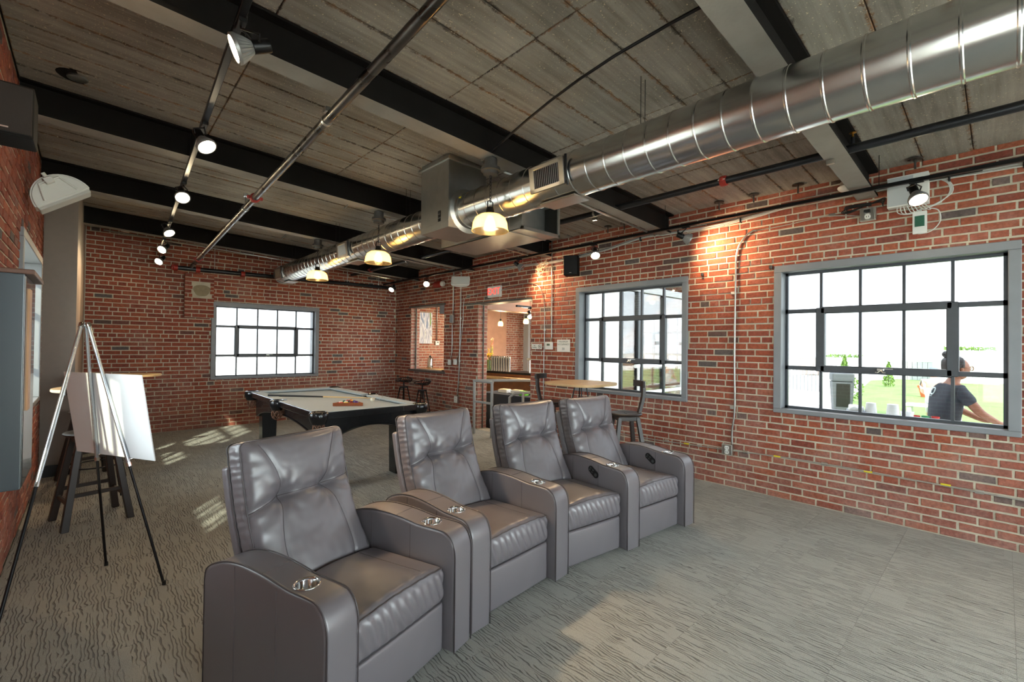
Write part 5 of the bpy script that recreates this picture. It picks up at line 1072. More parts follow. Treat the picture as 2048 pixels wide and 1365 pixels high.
# ------------------------------------------------------------------ wooden bar stools with curved backs
def bar_stool(loc, rz, label):
    t = empty('bar_stool', loc, rz, label, 'bar stool', 'dark wooden bar stools'); H = .74
    link('seat', lathe([(0, H-.03), (.165, H-.03), (.186, H-.018), (.19, H-.006), (.182, H+.002), (.12, H-.003), (0, H-.008)], 40), M_DARKWOOD, t, smooth=True, angle=50)
    link('hand_slot', BX((0, .0, H-.006), (.075, .018, .006), None, .004, 2), M_BLACK, t)
    link('seat_frame', BX((0, 0, H-.055), (.24, .24, .055), None, .006, 1), M_DARKWOOD, t)
    for sx in (-1, 1):
        for sy in (-1, 1):
            a = Vector((sx*.105, sy*.105, H-.04)); b = Vector((sx*.205, sy*.205, 0)); d = (a-b); bm = bmesh.new()
            vv = []
            for p, w in ((b, .024), (a, .021)):
                vv += [bm.verts.new(p+Vector((x*w, y*w, 0))) for x, y in ((-1, -1), (1, -1), (1, 1), (-1, 1))]
            bm.faces.new(vv[:4][::-1]); bm.faces.new(vv[4:]); [bm.faces.new((vv[i], vv[(i+1) % 4], vv[4+(i+1) % 4], vv[4+i])) for i in range(4)]
            bmesh.ops.bevel(bm, geom=bm.edges[:], offset=.003, segments=1, affect='EDGES'); link('leg', bm, M_DARKWOOD, t)
    for k, (z, o_) in enumerate(((.20, 0), (.26, 1), (.20, 0), (.26, 1))):
        w = .105+(.205-.105)*(1-z/(H-.04)); a = PI/2*k; c = Vector((math.cos(a)*w, math.sin(a)*w, z)); link('stretcher', BX(c, (.022, 2*w, .03), rotz(a), .003, 1), M_DARKWOOD, t)
    post = [(0, .155, H-.02), (0, .18, H+.06), (0, .205, H+.16), (0, .215, H+.26), (0, .205, H+.36)]
    bm = bmesh.new(); P = smooth_path(post, 5); prev = None
    for i, p in enumerate(P):
        w = .030 - .006*i/len(P); ring = [bm.verts.new(p+Vector((x*w, y*.017, 0))) for x, y in ((-1, -1), (1, -1), (1, 1), (-1, 1))]
        if prev: [bm.faces.new((prev[k], prev[(k+1) % 4], ring[(k+1) % 4], ring[k])) for k in range(4)]
        else: bm.faces.new(ring[::-1])
        prev = ring
    bm.faces.new(prev); link('back_post', bm, M_DARKWOOD, t)
    bm = bmesh.new(); prev = None; n = 14
    for i in range(n+1):
        a = -.62+1.24*i/n; R = .27; c = Vector((R*math.sin(a), .185-R*(math.cos(a)-1)*-1*-1*0 + .02 - R*(1-math.cos(a)), H+.335)); th = Vector((math.sin(a), math.cos(a), 0))*.011
        ring = [bm.verts.new(c-th+Vector((0, 0, -.035))), bm.verts.new(c+th+Vector((0, 0, -.035))), bm.verts.new(c+th+Vector((0, 0, .035))), bm.verts.new(c-th+Vector((0, 0, .035)))]
        if prev: [bm.faces.new((prev[k], prev[(k+1) % 4], ring[(k+1) % 4], ring[k])) for k in range(4)]
        else: bm.faces.new(ring[::-1])
        prev = ring
    bm.faces.new(prev); bmesh.ops.recalc_face_normals(bm, faces=bm.faces); link('backrest', bm, M_DARKWOOD, t); return t
bar_stool((4.56, 2.98, 0), math.radians(-127), 'dark wooden bar stool with curved back below the small steel window')
bar_stool((4.72, 4.30, 0), math.radians(14), 'dark wooden bar stool tucked between high table and doorway')
bar_stool((.025, 5.22, 0), math.radians(12), 'dark wooden bar stool right behind the white board')
bar_stool((.02, 6.75, 0), math.radians(20), 'dark wooden bar stool farther back between the two round tables')
# ------------------------------------------------------------------ high tables
def high_table(loc, r, label, rz=0, sq=1.0):
    t = empty('high_table', loc, rz, label, 'high table', 'oak-topped high tables'); H = 1.05; bm = bmesh.new(); n = 64; poly = []
    for k in range(n):
        a = 2*PI*k/n; c, s = math.cos(a), math.sin(a); e = sq; poly.append((r*math.copysign(abs(c)**e, c), r*math.copysign(abs(s)**e, s)))
    add_prism(bm, poly, .028, Matrix.Translation((0, 0, H-.028))); bmesh.ops.recalc_face_normals(bm, faces=bm.faces)
    ed = [e for e in bm.edges if abs(e.verts[0].co[2]-e.verts[1].co[2]) < 1e-6]; bmesh.ops.bevel(bm, geom=ed, offset=.005, segments=2, affect='EDGES'); link('tabletop', bm, M_OAK, t)
    for k in range(4):
        a = PI/4+PI/2*k; link('leg', tube([(.07*math.cos(a), .07*math.sin(a), H-.03), (.25*math.cos(a), .25*math.sin(a), 0)], .008, 10), M_BLACKM, t, smooth=True, angle=60)
    z = .30; rr_ = .07+(.25-.07)*(1-z/(H-.03)); link('foot_ring', tube([(rr_*math.cos(a), rr_*math.sin(a), z) for a in [2*PI*k/40 for k in range(40)]], .007, 8, closed=True), M_BLACKM, t, smooth=True)
    link('mounting_plate', lathe([(0, H-.03), (.10, H-.03), (.10, H-.036), (0, H-.036)], 24), M_BLACKM, t); return t
high_table((4.53, 3.62, 0), .40, 'oak high table with bevelled corners below the small steel window'.replace('bevelled', 'rounded'), math.radians(2), .62)
high_table((.06, 6.0, 0), .335, 'round oak high table half hidden behind the white board')
high_table((.40, 8.1, 0), .34, 'round oak high table farther off before the end wall')
# ------------------------------------------------------------------ metal tractor-seat stools
def tractor_stool(loc, rz, label):
    t = empty('tractor_stool', loc, rz, label, 'bar stool', 'black metal stools in the corner'); H = .76; bm = bmesh.new()
    for i in range(-4, 5):
        x = i*.042; w = math.sqrt(max(0, 1-(x/.20)**2))
        add_tube(bm, smooth_path([(x, -.15*w, H+.0+.25*x*x/.04*.1), (x, -.05, H-.02), (x, .08*w, H-.012), (x, .15*w+.0, H+.045)], 4), .0065, 6)
    per = [(.20*math.cos(a), .155*math.sin(a), H + (.045 if math.sin(a) > 0 else 0)*max(0, math.sin(a)) + .02*abs(math.cos(a))) for a in [2*PI*k/36 for k in range(36)]]
    add_tube(bm, per, .008, 8, closed=True); per2 = [(.11*math.cos(a), .08*math.sin(a), H-.012) for a in [2*PI*k/24 for k in range(24)]]; add_tube(bm, per2, .008, 6, closed=True); link('tractor_seat', bm, M_BLACKM, t, smooth=True)
    link('screw_post', tube([(0, 0, H-.02), (0, 0, H-.30)], .014, 12), M_BLACKM, t); link('hub', lathe([(0, -.012), (.085, -.012), (.085, .012), (0, .012)], 20, Matrix.Translation((0, 0, H-.13))), M_BLACKM, t)
    for k in range(4): a = PI/4+PI/2*k; link('leg', tube([(.07*math.cos(a), .07*math.sin(a), H-.12), (.20*math.cos(a), .20*math.sin(a), 0)], .011, 8), M_BLACKM, t, smooth=True)
    z = .22; rr_ = .07+.13*(1-z/(H-.12)); 
    for k in range(4): a = PI/4+PI/2*k; b = a+PI/2; link('foot_bar', tube([(rr_*math.cos(a), rr_*math.sin(a), z), (rr_*math.cos(b), rr_*math.sin(b), z)], .008, 8), M_BLACKM, t)
    return t
tractor_stool((4.72, 8.36, 0), -PI/2+.2, 'black metal tractor-seat stool deeper in the brick corner'); tractor_stool((4.66, 7.55, 0), -PI/2-.1, 'black metal tractor-seat stool under the hatch, closer to the doorway')
# ------------------------------------------------------------------ guard rail at the doorway
M_RAIL = mat('grey_rail_paint', srgb(168, 170, 170), .4, .2)
g = empty('guard_rail', (0, 0, 0), 0, 'grey pipe guard rail at the doorway', 'railing'); zt, zm = .90, .55
RP = [(4.80, 6.12), (4.80, 5.66)]
for (x, y) in RP: link('post', tube([(x, y, 0), (x, y, zt)], .024, 14), M_RAIL, g, smooth=True, angle=60)
link('top_rail', tube([(4.80, 6.14, zt), (4.80, 5.64, zt)], .024, 14), M_RAIL, g, smooth=True, angle=60); link('top_rail', tube([(4.80, 6.12, zt), (5.30, 5.80, zt), (6.0, 5.35, zt)], .024, 14), M_RAIL, g, smooth=True, angle=60); link('mid_rail', tube([(4.80, 6.12, zm), (4.80, 5.66, zm)], .02, 14), M_RAIL, g, smooth=True, angle=60)
link('short_post', tube([(5.25, 5.72, 0), (5.25, 5.72, .62), (5.28, 5.62, .70), (5.6, 5.3, .72)], .024, 14), M_RAIL, g, smooth=True, angle=60); link('short_post', tube([(5.35, 5.50, 0), (5.35, 5.50, .70)], .022, 14), M_RAIL, g, smooth=True, angle=60)
# ------------------------------------------------------------------ bar room beyond the doorway
GZ = -.15
M_BRICKN = brick_mat('bar_brick', [(0, srgb(176, 112, 88)), (.3, srgb(158, 90, 70)), (.6, srgb(184, 122, 98)), (1, srgb(140, 82, 66))])
br_ = structure('wall_bar_end', fuse([(XR+.22, 9.9, 10.2, 10.5, GZ, 3.3), (9.9, 10.2, 4.6, 10.5, GZ, 3.3)]), M_MORTAR, None, 'pale-lit brick wall of the bar room beyond the doorway')
fr = lambda u, z, d: Vector((u, 10.2-d, z)); lay_bricks(br_, brick_cells(XR+.22, 9.9, GZ, 3.1, [], seed=31), fr, 0, lambda u, z: 0, matr=M_BRICKN)
fr = lambda u, z, d: Vector((9.9-d, u, z)); lay_bricks(br_, brick_cells(4.7, 10.2, GZ, 3.1, [], seed=32), fr, 0, lambda u, z: 0, matr=M_BRICKN)
structure('floor_bar', span(XR+.0, 10.2, 4.6, 10.5, GZ-.2, GZ), mat('bar_floor', srgb(110, 100, 88), .6), None, 'floor of the bar room')
structure('ceiling_bar', span(XR+.22, 10.2, 4.45, 10.5, 3.1, 3.3), mat('bar_ceiling', srgb(120, 84, 56), .7), None, 'wooden ceiling of the bar room')
M_TIMB = mat('brown_timber', srgb(122, 76, 44), .5, var=.2, scale=6, stretch=(.2, 1, 1))
tag(link('ceiling_beam', span(XR+.35, 9.8, 8.6, 8.85, 2.62, 2.9, .006), M_TIMB), kind='structure'); tag(link('ceiling_beam', span(XR+.25, 9.8, 7.0, 7.25, 2.22, 2.46, .006), M_TIMB), kind='structure')
tag(link('timber_panel', span(7.75, 8.15, 9.9, 9.98, GZ, 3.0, .004), M_TIMB), 'dark brown timber panel at the edge of the doorway view', 'panel')
tag(link('copper_panel', span(8.17, 9.0, 9.98, 10.04, .7, 2.75, .004), mat('copper_sheet', srgb(196, 150, 122), .45, .25, var=.08, scale=5)), 'smooth copper-coloured wall panel behind the bar pendant', 'panel')
tag(link('door_frame', fuse([(9.62, 9.72, 9.7, 9.9, GZ, 2.5)]), M_RAIL), kind='structure')
# south wall of the bar room: white outside, with a glass screen beyond it
sw = structure('wall_outside', span(XR+.22, 6.62, 4.47, 4.75, -.3, 3.3), mat('white_render', srgb(240, 238, 235), .85, bump=.4, bscale=30), None, 'white painted outer wall seen through the small window')
gs = empty('glass_screen', (0, 0, 0), 0, 'dark-framed sliding glass screen outside the small window', 'glass screen')
for x in (6.68, 7.25, 8.15, 9.1, 9.85): link('post', span(x-.04, x+.04, 4.46, 4.54, GZ, 2.55, .003), M_DARKFRAME, gs)
link('head_rail', span(6.62, 9.9, 4.45, 4.55, 2.5, 2.62, .003), M_FRAME, gs); link('floor_rail', span(6.62, 9.9, 4.45, 4.55, GZ, GZ+.05), M_DARKFRAME, gs)
for a, b in ((6.72, 7.21), (7.29, 8.11), (8.19, 9.06), (9.14, 9.81)): link('pane', span(a, b, 4.496, 4.504, GZ+.05, 2.5), M_CLEAR, gs)
for x in (8.02, 8.98): link('handle', span(x-.02, x+.10, 4.42, 4.45, 1.55, 1.62, .004), M_BLACKM, gs)
wrl = empty('white_railing', (0, 0, 0), 0, 'white round double handrail outside the small window', 'railing')
for z in (.72, 1.18): link('rail', tube([(6.7, 4.2, z), (9.8, 4.2, z)], .03, 12), M_WHITEP, wrl, smooth=True, angle=60)
for x in (6.8, 8.3, 9.7): link('post', tube([(x, 4.2, GZ), (x, 4.2, 1.18)], .022, 10), M_WHITEP, wrl, smooth=True, angle=60)
structure('wall_outside_end', span(9.9, 10.2, 4.45, 4.6, -.3, 3.3), M_FRAME)
# bar counter and what stands on it
ba = empty('bar_counter', (6.98, 8.0, GZ), math.radians(6), 'brown timber bar counter with a grey slate edge', 'bar counter')
link('front', span(-.02, .5, -1.5, 1.2, 0, .90), M_TIMB, ba); link('ledge', span(-.14, .25, -1.55, 1.25, .88, .93, .004), M_OAK, ba); link('worktop', span(.0, .62, -1.55, 1.25, 1.00, 1.05, .004), M_BLACKM, ba); link('upstand', span(.02, .5, -1.5, 1.2, .93, 1.0), M_TIMB, ba)
M_SHAK = mat('polished_steel', srgb(205, 206, 208), .12, 1)
for i in range(8):
    y = 8.36 - i*.083; o = link('steel_tumbler_stack', lathe([(0, 0), (.030, 0), (.032, .02), (.037, .30), (.039, .305), (.039, .33), (.04, .345), (.012, .36), (0, .36)], 20), M_SHAK, None, smooth=True, angle=40); o.location = (7.02 + .018*(8-y), y-.1, .902)
    tag(o, ('tall polished steel cup stack on the bar next to the vase', 'tall polished steel cup stack on the bar, second from the vase', 'tall polished steel cup stack on the bar, third from the vase', 'tall polished steel cup stack on the bar, fourth from the vase', 'tall polished steel cup stack on the bar, fifth from the vase', 'tall polished steel cup stack on the bar, sixth from the vase', 'tall polished steel cup stack on the bar, seventh from the vase', 'tall polished steel cup stack at the open end of the bar row')[i], 'cup stack', 'steel cup stacks on the bar')
v = empty('flower_vase', (6.98, 8.34, .902), 0, 'glass vase with orange and yellow flowers on the bar', 'flower vase')
v.scale = (1.15, 1.15, 1.0)
link('vase', lathe([(0, 0), (.05, 0), (.052, .26), (.048, .26), (.046, .01), (0, .01)], 24), glass_mat('green_glass', (.75, .9, .72, 1), .15), v, smooth=True, angle=60)
M_STEM = mat('green_stem', srgb(70, 120, 45), .6); r_ = random.Random(12); bm = bmesh.new(); tips = []
for k in range(16):
    a = r_.uniform(0, 2*PI); R = r_.uniform(.02, .15); h = r_.uniform(.34, .78) if k > 5 else r_.uniform(.32, .42); p = (R*math.cos(a), R*math.sin(a), h); tips.append(p); add_tube(bm, smooth_path([(R*.15*math.cos(a), R*.15*math.sin(a), .02), (R*.4*math.cos(a), R*.4*math.sin(a), h*.55), p], 3), .003, 5)
link('stems', bm, M_STEM, v)
for k, p in enumerate(tips):
    if k < 6:
        bm = bmesh.new()
        for q in range(12): a = 2*PI*q/12; add_box(bm, (p[0]+.035*math.cos(a), p[1]+.035*math.sin(a), p[2]), (.06, .018, .006), euler(0, -.5, 0) if q % 2 else rotz(a))
        add_lathe(bm, [(0, .012), (.014, .008), (.016, 0), (0, -.004)], 10, Matrix.Translation(p)); link('blossom', bm, mat('sun_yellow', srgb(238, 170, 30), .6) if k % 2 else mat('deep_orange', srgb(214, 96, 30), .6), v)
    else:
        bm = bmesh.new()
        for q in range(10): t_ = q/10; add_lathe(bm, [(0, .02), (.012, .008), (0, -.008)], 6, Matrix.Translation((p[0]*(1-.25*t_)+r_.uniform(-.012, .012), p[1]*(1-.25*t_)+r_.uniform(-.012, .012), p[2]-t_*.2)))
        link('flower_spike', bm, (mat('pink_spike', srgb(206, 120, 96), .6), mat('lime_leaf', srgb(140, 170, 60), .6), mat('gold_spike', srgb(220, 180, 60), .6))[k % 3], v)
bt = empty('beer_tap', (7.15, 7.15, .902), 0, 'small steel beer tap on the bar', 'beer tap'); link('column', tube([(0, 0, 0), (0, 0, .28)], .022, 12), M_SHAK, bt, smooth=True, angle=60); link('head', BX((0, 0, .30), (.05, .16, .05), None, .01), M_SHAK, bt); link('spout', tube([(0, -.05, .29), (-.05, -.05, .27), (-.06, -.05, .22)], .008, 8), M_SHAK, bt, smooth=True); link('lever', tube([(0, -.05, .32), (0, -.05, .40)], .008, 8), M_BLACK, bt)
for i, (x, y, z, lb) in enumerate(((7.2, 8.20, 2.02, 'lit glass pendant over the bar in front of the copper panel'), (7.2, 7.33, 2.05, 'lit glass pendant at the doorway edge over the bar'))):
    t = empty('bar_pendant', (x, y, z), 0, lb, 'pendant lamp'); link('cord', tube([(0, 0, .10), (0, 0, 1.05)], .004, 6), M_BLACK, t); link('socket', lathe([(0, .12), (.02, .12), (.024, .07), (0, .06)], 16), M_BLACKM, t)
    link('glass_shade', lathe([(.02, .07), (.05, .05), (.062, 0), (.055, -.05), (.05, -.05), (.058, 0), (.046, .046), (.018, .066)], 24), M_SHADE, t, smooth=True); link('bulb', lathe([(0, .05), (.02, .03), (.028, -.005), (.015, -.03), (0, -.035)], 16), M_WARMEM, t, smooth=True)
    l = bpy.data.lights.new('bar_light', 'POINT'); l.energy = 26; l.color = (1, .74, .42); l.shadow_soft_size = .05; o = bpy.data.objects.new('bar_light', l); COL.objects.link(o); o.parent = t; o.location = (0, 0, -.09)
l = bpy.data.lights.new('bar_fill_light', 'AREA'); l.energy = 70; l.size = 1.6; l.color = (1, .9, .76); o = bpy.data.objects.new('bar_fill_light', l); COL.objects.link(o); o.location = (7.8, 6.2, 3.05)  # added fill light without a fixture, brightens the bar room
spot((5.95, 5.95, 2.06), (5.2, 4.7, .6), 'track spotlight hanging in the bar room just past the doorway', energy=12, rail=(5.95, 5.95, 2.2), size=.06)
tag(link('bar_track', span(5.60, 6.5, 5.93, 5.97, 2.20, 2.235), M_BLACKM), 'black light track just inside the bar doorway', 'lighting track')
t = empty('bar_track_hanger', (5.95, 5.95, 2.235), 0, 'thin rod that holds the bar doorway light track', 'hanger'); link('rod', tube([(0, 0, 0), (0, 0, .87)], .004, 6), M_BLACKM, t)
# buffet table with a black cloth in the doorway
tb = empty('buffet_table', (5.98, 6.35, GZ), math.radians(4), 'buffet table under a black cloth in the doorway', 'table'); link('tabletop', span(-.3, .3, -.7, .62, .70, .73), M_WHITE, tb)
for sx in (-.24, .24):
    for sy in (-.6, .55): link('leg', tube([(sx, sy, 0), (sx, sy, .70)], .015, 8), M_BLACKM, tb)
bm = bmesh.new(); n = 90; ring = []
for k in range(n):
    u = k/n*4; s = int(u); f_ = u-s; c = [(-.33, -.73), (.33, -.73), (.33, .65), (-.33, .65)]; a, b = c[s], c[(s+1) % 4]; x = a[0]+(b[0]-a[0])*f_; y = a[1]+(b[1]-a[1])*f_; w = .012*math.sin(k*1.9)
    nx = (0, 1, 0, -1)[s]; ny = (-1, 0, 1, 0)[s]; ring.append((bm.verts.new((x*.97, y*.985, .737)), bm.verts.new((x+nx*(.01+w*.3), y+ny*(.01+w*.3), .71)), bm.verts.new((x+nx*(.03+w), y+ny*(.03+w), .05))))
bm.faces.new([r[0] for r in ring])
for k in range(n):
    a, b = ring[k], ring[(k+1) % n]; bm.faces.new((a[0], a[1], b[1], b[0])); bm.faces.new((a[1], a[2], b[2], b[1]))
bmesh.ops.recalc_face_normals(bm, faces=bm.faces); tc = link('tablecloth', bm, mat('navy_black_cloth', srgb(40, 44, 54), .9), None, smooth=True, angle=50); tc.location = tb.location; tc.rotation_euler = tb.rotation_euler; tag(tc, 'black cloth draped over the buffet table', 'tablecloth')
for i, (x, y, w, d, h, m_, lb, nm) in enumerate(((5.95, 6.62, .16, .22, .055, M_WHITEP, 'white box of napkins at the far end of the black-clothed table', 'napkin_box'), (5.98, 6.30, .14, .24, .06, M_WHITEP, 'white box of napkins at the middle of the black-clothed table', 'napkin_box'), (5.86, 6.0, .10, .15, .07, mat('lime_paper', srgb(120, 214, 40), .6), 'lime green paper packet on the black-clothed table', 'paper_packet'))):
    t = empty(nm, (x, y, GZ+.738), .1, lb, 'box'); link('carton', BX((0, 0, h/2), (w, d, h), None, .004), m_, t); link('contents', BX((0, 0, h+.006), (w*.8, d*.85, .012), None, .003), mat('cream_paper', srgb(226, 206, 160), .7) if i < 2 else m_, t)
t = empty('tiered_tray', (6.12, 5.98, GZ+.738), 0, 'two-tier tray of white bowls at the doorway edge', 'tray')
for z, r in ((.01, .13), (.16, .10), (.28, .07)): link('tier', lathe([(0, z), (r, z), (r+.01, z+.012), (r, z+.014), (0, z+.006)], 24), M_BLACKM if z > .1 else M_WHITE, t, smooth=True, angle=50); link('bowl', lathe([(0, z+.012), (.03, z+.012), (.05, z+.05), (.046, z+.05), (0, z+.02)], 16, Matrix.Translation((r*.35, 0, 0))), M_WHITE, t, smooth=True)
link('post', tube([(0, 0, 0), (0, 0, .34)], .006, 8), M_BLACKM, t)
# seen through the hatch: painting, thermostat and tube light on the bar room wall
pa = empty('painting', (6.31, 10.165, 1.93), 0, 'abstract painting with blue white and green streaks seen through the hatch', 'painting')
link('canvas', BX((0, -.02, 0), (.42, .04, .80), None, .004), M_WHITEP, pa)
def paint_mat():
    m, N, L, B = new_mat('abstract_paint'); tc = N.new('ShaderNodeTexCoord'); mp = N.new('ShaderNodeMapping'); mp.inputs['Scale'].default_value = (9, 1, 1.6); mp.inputs['Rotation'].default_value = (0, .15, 0); L.new(tc.outputs['Object'], mp.inputs[0])
    n = N.new('ShaderNodeTexNoise'); n.inputs['Scale'].default_value = 1.1; n.inputs['Detail'].default_value = 3; n.inputs['Distortion'].default_value = .6; L.new(mp.outputs[0], n.inputs[0])
    cr = N.new('ShaderNodeValToRGB'); E_ = cr.color_ramp.elements; E_[0].position = .3; E_[0].color = srgb(50, 70, 120); E_[1].position = .72; E_[1].color = srgb(120, 170, 50)
    for p, c in ((.4, srgb(120, 140, 180)), (.48, srgb(225, 225, 230)), (.55, srgb(150, 155, 180)), (.62, srgb(235, 235, 232)), (.66, srgb(70, 80, 90))): e = E_.new(p); e.color = c
    L.new(n.outputs[0], cr.inputs[0]); L.new(cr.outputs[0], B.inputs['Base Color']); B.inputs['Roughness'].default_value = .5; return m
link('painted_face', BX((0, -.0415, 0), (.415, .002, .795)), paint_mat(), pa)
t = empty('thermostat', (6.70, 10.18, 1.55), 0, 'white thermostat on the bar room wall seen through the hatch', 'thermostat'); link('housing', BX((0, -.02, 0), (.12, .04, .11), None, .006), M_WHITE, t); link('display', BX((.01, -.041, .015), (.05, .002, .02)), M_BLACK, t)
tag(link('conduit', tube([(6.69, 10.16, 1.6), (6.69, 10.16, 3.05)], .012, 8), M_COND, None, smooth=True), 'upright conduit above the thermostat seen through the hatch', 'conduit')
ka = empty('side_table', (6.25, 9.7, GZ), 0, 'small round wooden table in the bar room behind the hatch', 'table'); link('tabletop', lathe([(0, 1.03), (.3, 1.03), (.3, 1.06), (0, 1.06)], 32), M_OAK, ka, smooth=True, angle=40); link('pedestal', tube([(0, 0, .02), (0, 0, 1.03)], .03, 12), M_BLACKM, ka); link('foot', lathe([(0, 0), (.2, 0), (.2, .02), (0, .03)], 24), M_BLACKM, ka)
kt = empty('coffee_urn', (6.20, 9.7, GZ+1.062), 0, 'dark and silver coffee urn on the small table behind the hatch', 'urn'); link('body', lathe([(0, 0), (.07, 0), (.075, .03), (.075, .22), (.05, .27), (0, .28)], 20), M_SHAK, kt, smooth=True, angle=40); link('lid', lathe([(0, .28), (.03, .28), (.02, .32), (0, .325)], 12), M_BLACK, kt); link('tap', tube([(0, -.07, .06), (0, -.12, .06), (0, -.12, .03)], .008, 6), M_BLACK, kt)
# ------------------------------------------------------------------ terrace
structure('terrace', span(-40, 120, -60, 90, GZ-.5, GZ-.02) if False else span(XR+.22, 120, -60, 90, GZ-.3, GZ-.02), mat('pale_paving', srgb(226, 222, 214), .9, var=.04, scale=2), None, 'pale paved roof terrace outside')
structure('ground_side', span(-80, XL-.33, -60, 90, -3.3, -3.0), mat('pale_roof', srgb(200, 198, 190), .9), None, 'ground beyond the side wall')
structure('ground_end', span(XL-.33, XR+.22, YB+.5, 90, -3.3, -3.0), bpy.data.materials['pale_roof']); structure('ground_front', span(XL-.33, XR+.22, -60, YF-.5, -.5, -.3), bpy.data.materials['pale_roof'])
def lawn_me():
    poly = [(7.4, -9), (7.4, 1.7), (13.3, 2.84), (18.4, 3.46), (31, 4.9), (34, 4), (34, -9)]
    return prism(poly, .03, Matrix.Translation((0, 0, GZ-.015)))
M_LAWN = mat('lawn_grass', srgb(120, 146, 84), .95, var=.18, scale=1.5, bump=.5, bscale=60)
structure('lawn', lawn_me(), M_LAWN, None, 'bright green lawn on the terrace'); structure('lawn_patch', prism([(9.6, 5.2), (10.5, 8.5), (30, 24), (44, 22), (16, 6.8), (11.5, 5.2)], .03, Matrix.Translation((0, 0, GZ-.015))), M_LAWN, None, 'green lawn seen through the small window')
b = empty('waste_bin', (15.1, 3.02, GZ), math.radians(20), 'dark grey square waste bin on the terrace', 'waste bin'); M_BIN = mat('grey_resin', srgb(74, 80, 86), .6)
bm = prism([(-.20, -.2), (.20, -.2), (.20, .2), (-.20, .2)], .78); 
for v_ in bm.verts:
    if v_.co[2] > .5: v_.co[0] *= 1.22; v_.co[1] *= 1.22
link('body', bm, M_BIN, b); link('hood', BX((0, 0, .90), (.50, .50, .22), None, .04), M_BIN, b); link('side_panel', BX((-.225, 0, .42), (.02, .3, .62), euler(0, -.05, 0)), M_BLACK, b)
def shrub(label, p, h, w, cone=False, seed=1, flower=None):
    t = empty('shrub', p, 0, label, 'shrub'); r_ = random.Random(seed); V = []; Fc = []
    for k in range(420):
        a = r_.uniform(0, 2*PI); zz = r_.random(); R = w/2*(((1-zz)**.7) if cone else math.sqrt(max(.02, 1-(2*zz-1)**2)))*(.55+.45*r_.random()); c = Vector((R*math.cos(a), R*math.sin(a), .05*h+zz*h*.95)); M = euler(r_.uniform(0, 3), r_.uniform(0, 3), r_.uniform(0, 3)); s = .05*h*r_.uniform(.7, 1.5); n0 = len(V)
        for q in ((-1, 0, 0), (0, .45, .1), (1, 0, 0), (0, -.45, .1)): V.append(c+M @ Vector(q)*s)
        Fc.append((n0, n0+1, n0+2, n0+3))
    o = link('foliage', (V, Fc), mat('shrub_green', srgb(104, 138, 60), .8, var=.3, scale=8) if 'shrub_green' not in bpy.data.materials else bpy.data.materials['shrub_green'], t); o['kind'] = 'stuff'
    link('stem', tube([(0, 0, 0), (0, 0, h*.5)], .02*h, 6), M_DARKWOOD, t); return t
shrub('round green shrub behind the waste bin', (17.6, 3.3, GZ), .78, .75, seed=2); shrub('small conical evergreen in front of the grey planter', (24.0, 4.7, GZ), 1.35, .55, True, 3); shrub('pale conical evergreen farther along the terrace', (26.5, 3.55, GZ), 1.1, .5, True, 4)
M_PLG = mat('pale_grey_planter', srgb(186, 188, 190), .7); M_TANP = mat('tan_planter', srgb(176, 160, 148), .7)
def planter(label, x, y, w, d, h, m_, rz=0, plant=True, seed=5):
    t = empty('planter_box', (x, y, GZ), rz, label, 'planter'); bm = bmesh.new(); n = 9
    for k in range(n): add_box(bm, (-.0, -w/2+w*(k+.5)/n, h/2), (d, w/n-.012, h), None, .004, 1)
    link('slatted_body', bm, m_, t); link('rim', BX((0, 0, h), (d+.06, w+.06, .06), None, .01), M_WHITEP, t)
    if plant:
        V = []; Fc = []; r_ = random.Random(seed)
        for k in range(200): c = Vector((r_.uniform(-d/2, d/2), r_.uniform(-w/2, w/2)*.9, h+r_.uniform(.03, .2))); M = euler(r_.uniform(0, 3), r_.uniform(0, 3), r_.uniform(0, 3)); n0 = len(V); [V.append(c+M @ Vector(q)*.09) for q in ((-1, 0, 0), (0, .4, .1), (1, 0, 0), (0, -.4, .1))]; Fc.append((n0, n0+1, n0+2, n0+3))
        link('foliage', (V, Fc), bpy.data.materials['shrub_green'], t)['kind'] = 'stuff'
planter('pale grey planter with a low hedge at the terrace edge', 33.5, 6.6, 2.0, .8, 1.15, M_PLG, .1); planter('tan planter box at the terrace edge', 34.5, 8.6, 1.3, .7, 1.1, M_TANP, .1, False); planter('grey planter half way along the terrace edge', 34.0, 3.6, 1.9, .8, 1.05, M_PLG, .05, False); planter('planter of yellowing grass at the terrace edge behind the person', 33.0, 1.2, 2.1, .8, 1.65, M_WHITEP, 0, True, 9)
f = empty('picket_railing', (21.0, 5.8, GZ), math.radians(-12), 'white railing with thin upright bars on the terrace', 'railing'); link('top_rail', span(-.03, .03, -1.0, 1.2, .86, .91), M_FRAME, f); pm_ = BX((0, 0, .43), (.03, .03, .86)); PMe = bpy.data.meshes.new('baluster'); pm_.to_mesh(PMe); pm_.free(); PMe.materials.append(M_FRAME)
for k in range(16): child('baluster', PMe, f, (0, -.95+k*.14, 0))
p = empty('flower_pot', (21.6, 1.85, GZ), 0, 'terracotta pot on the lawn behind the person', 'flower pot'); M_TC = mat('terracotta', srgb(206, 108, 62), .8); link('body', lathe([(0, 0), (.15, 0), (.22, .34), (.25, .34), (.25, .42), (.19, .42), (.18, .3), (0, .3)], 24), M_TC, p, smooth=True, angle=40); link('soil', lathe([(0, .31), (.18, .31)], 20), M_DARKWOOD, p)
ch2 = empty('lounge_chair', (22.6, 8.2, GZ), .4, 'pale blue cushioned lounge chair far off on the terrace', 'lounge chair'); M_PB = mat('pale_blue_fabric', srgb(150, 175, 200), .8); link('seat', BX((0, 0, .40), (.8, .9, .16), None, .04), M_PB, ch2); link('backrest', BX((.36, 0, .80), (.16, .9, .72), euler(0, .2, 0), .04), M_PB, ch2)
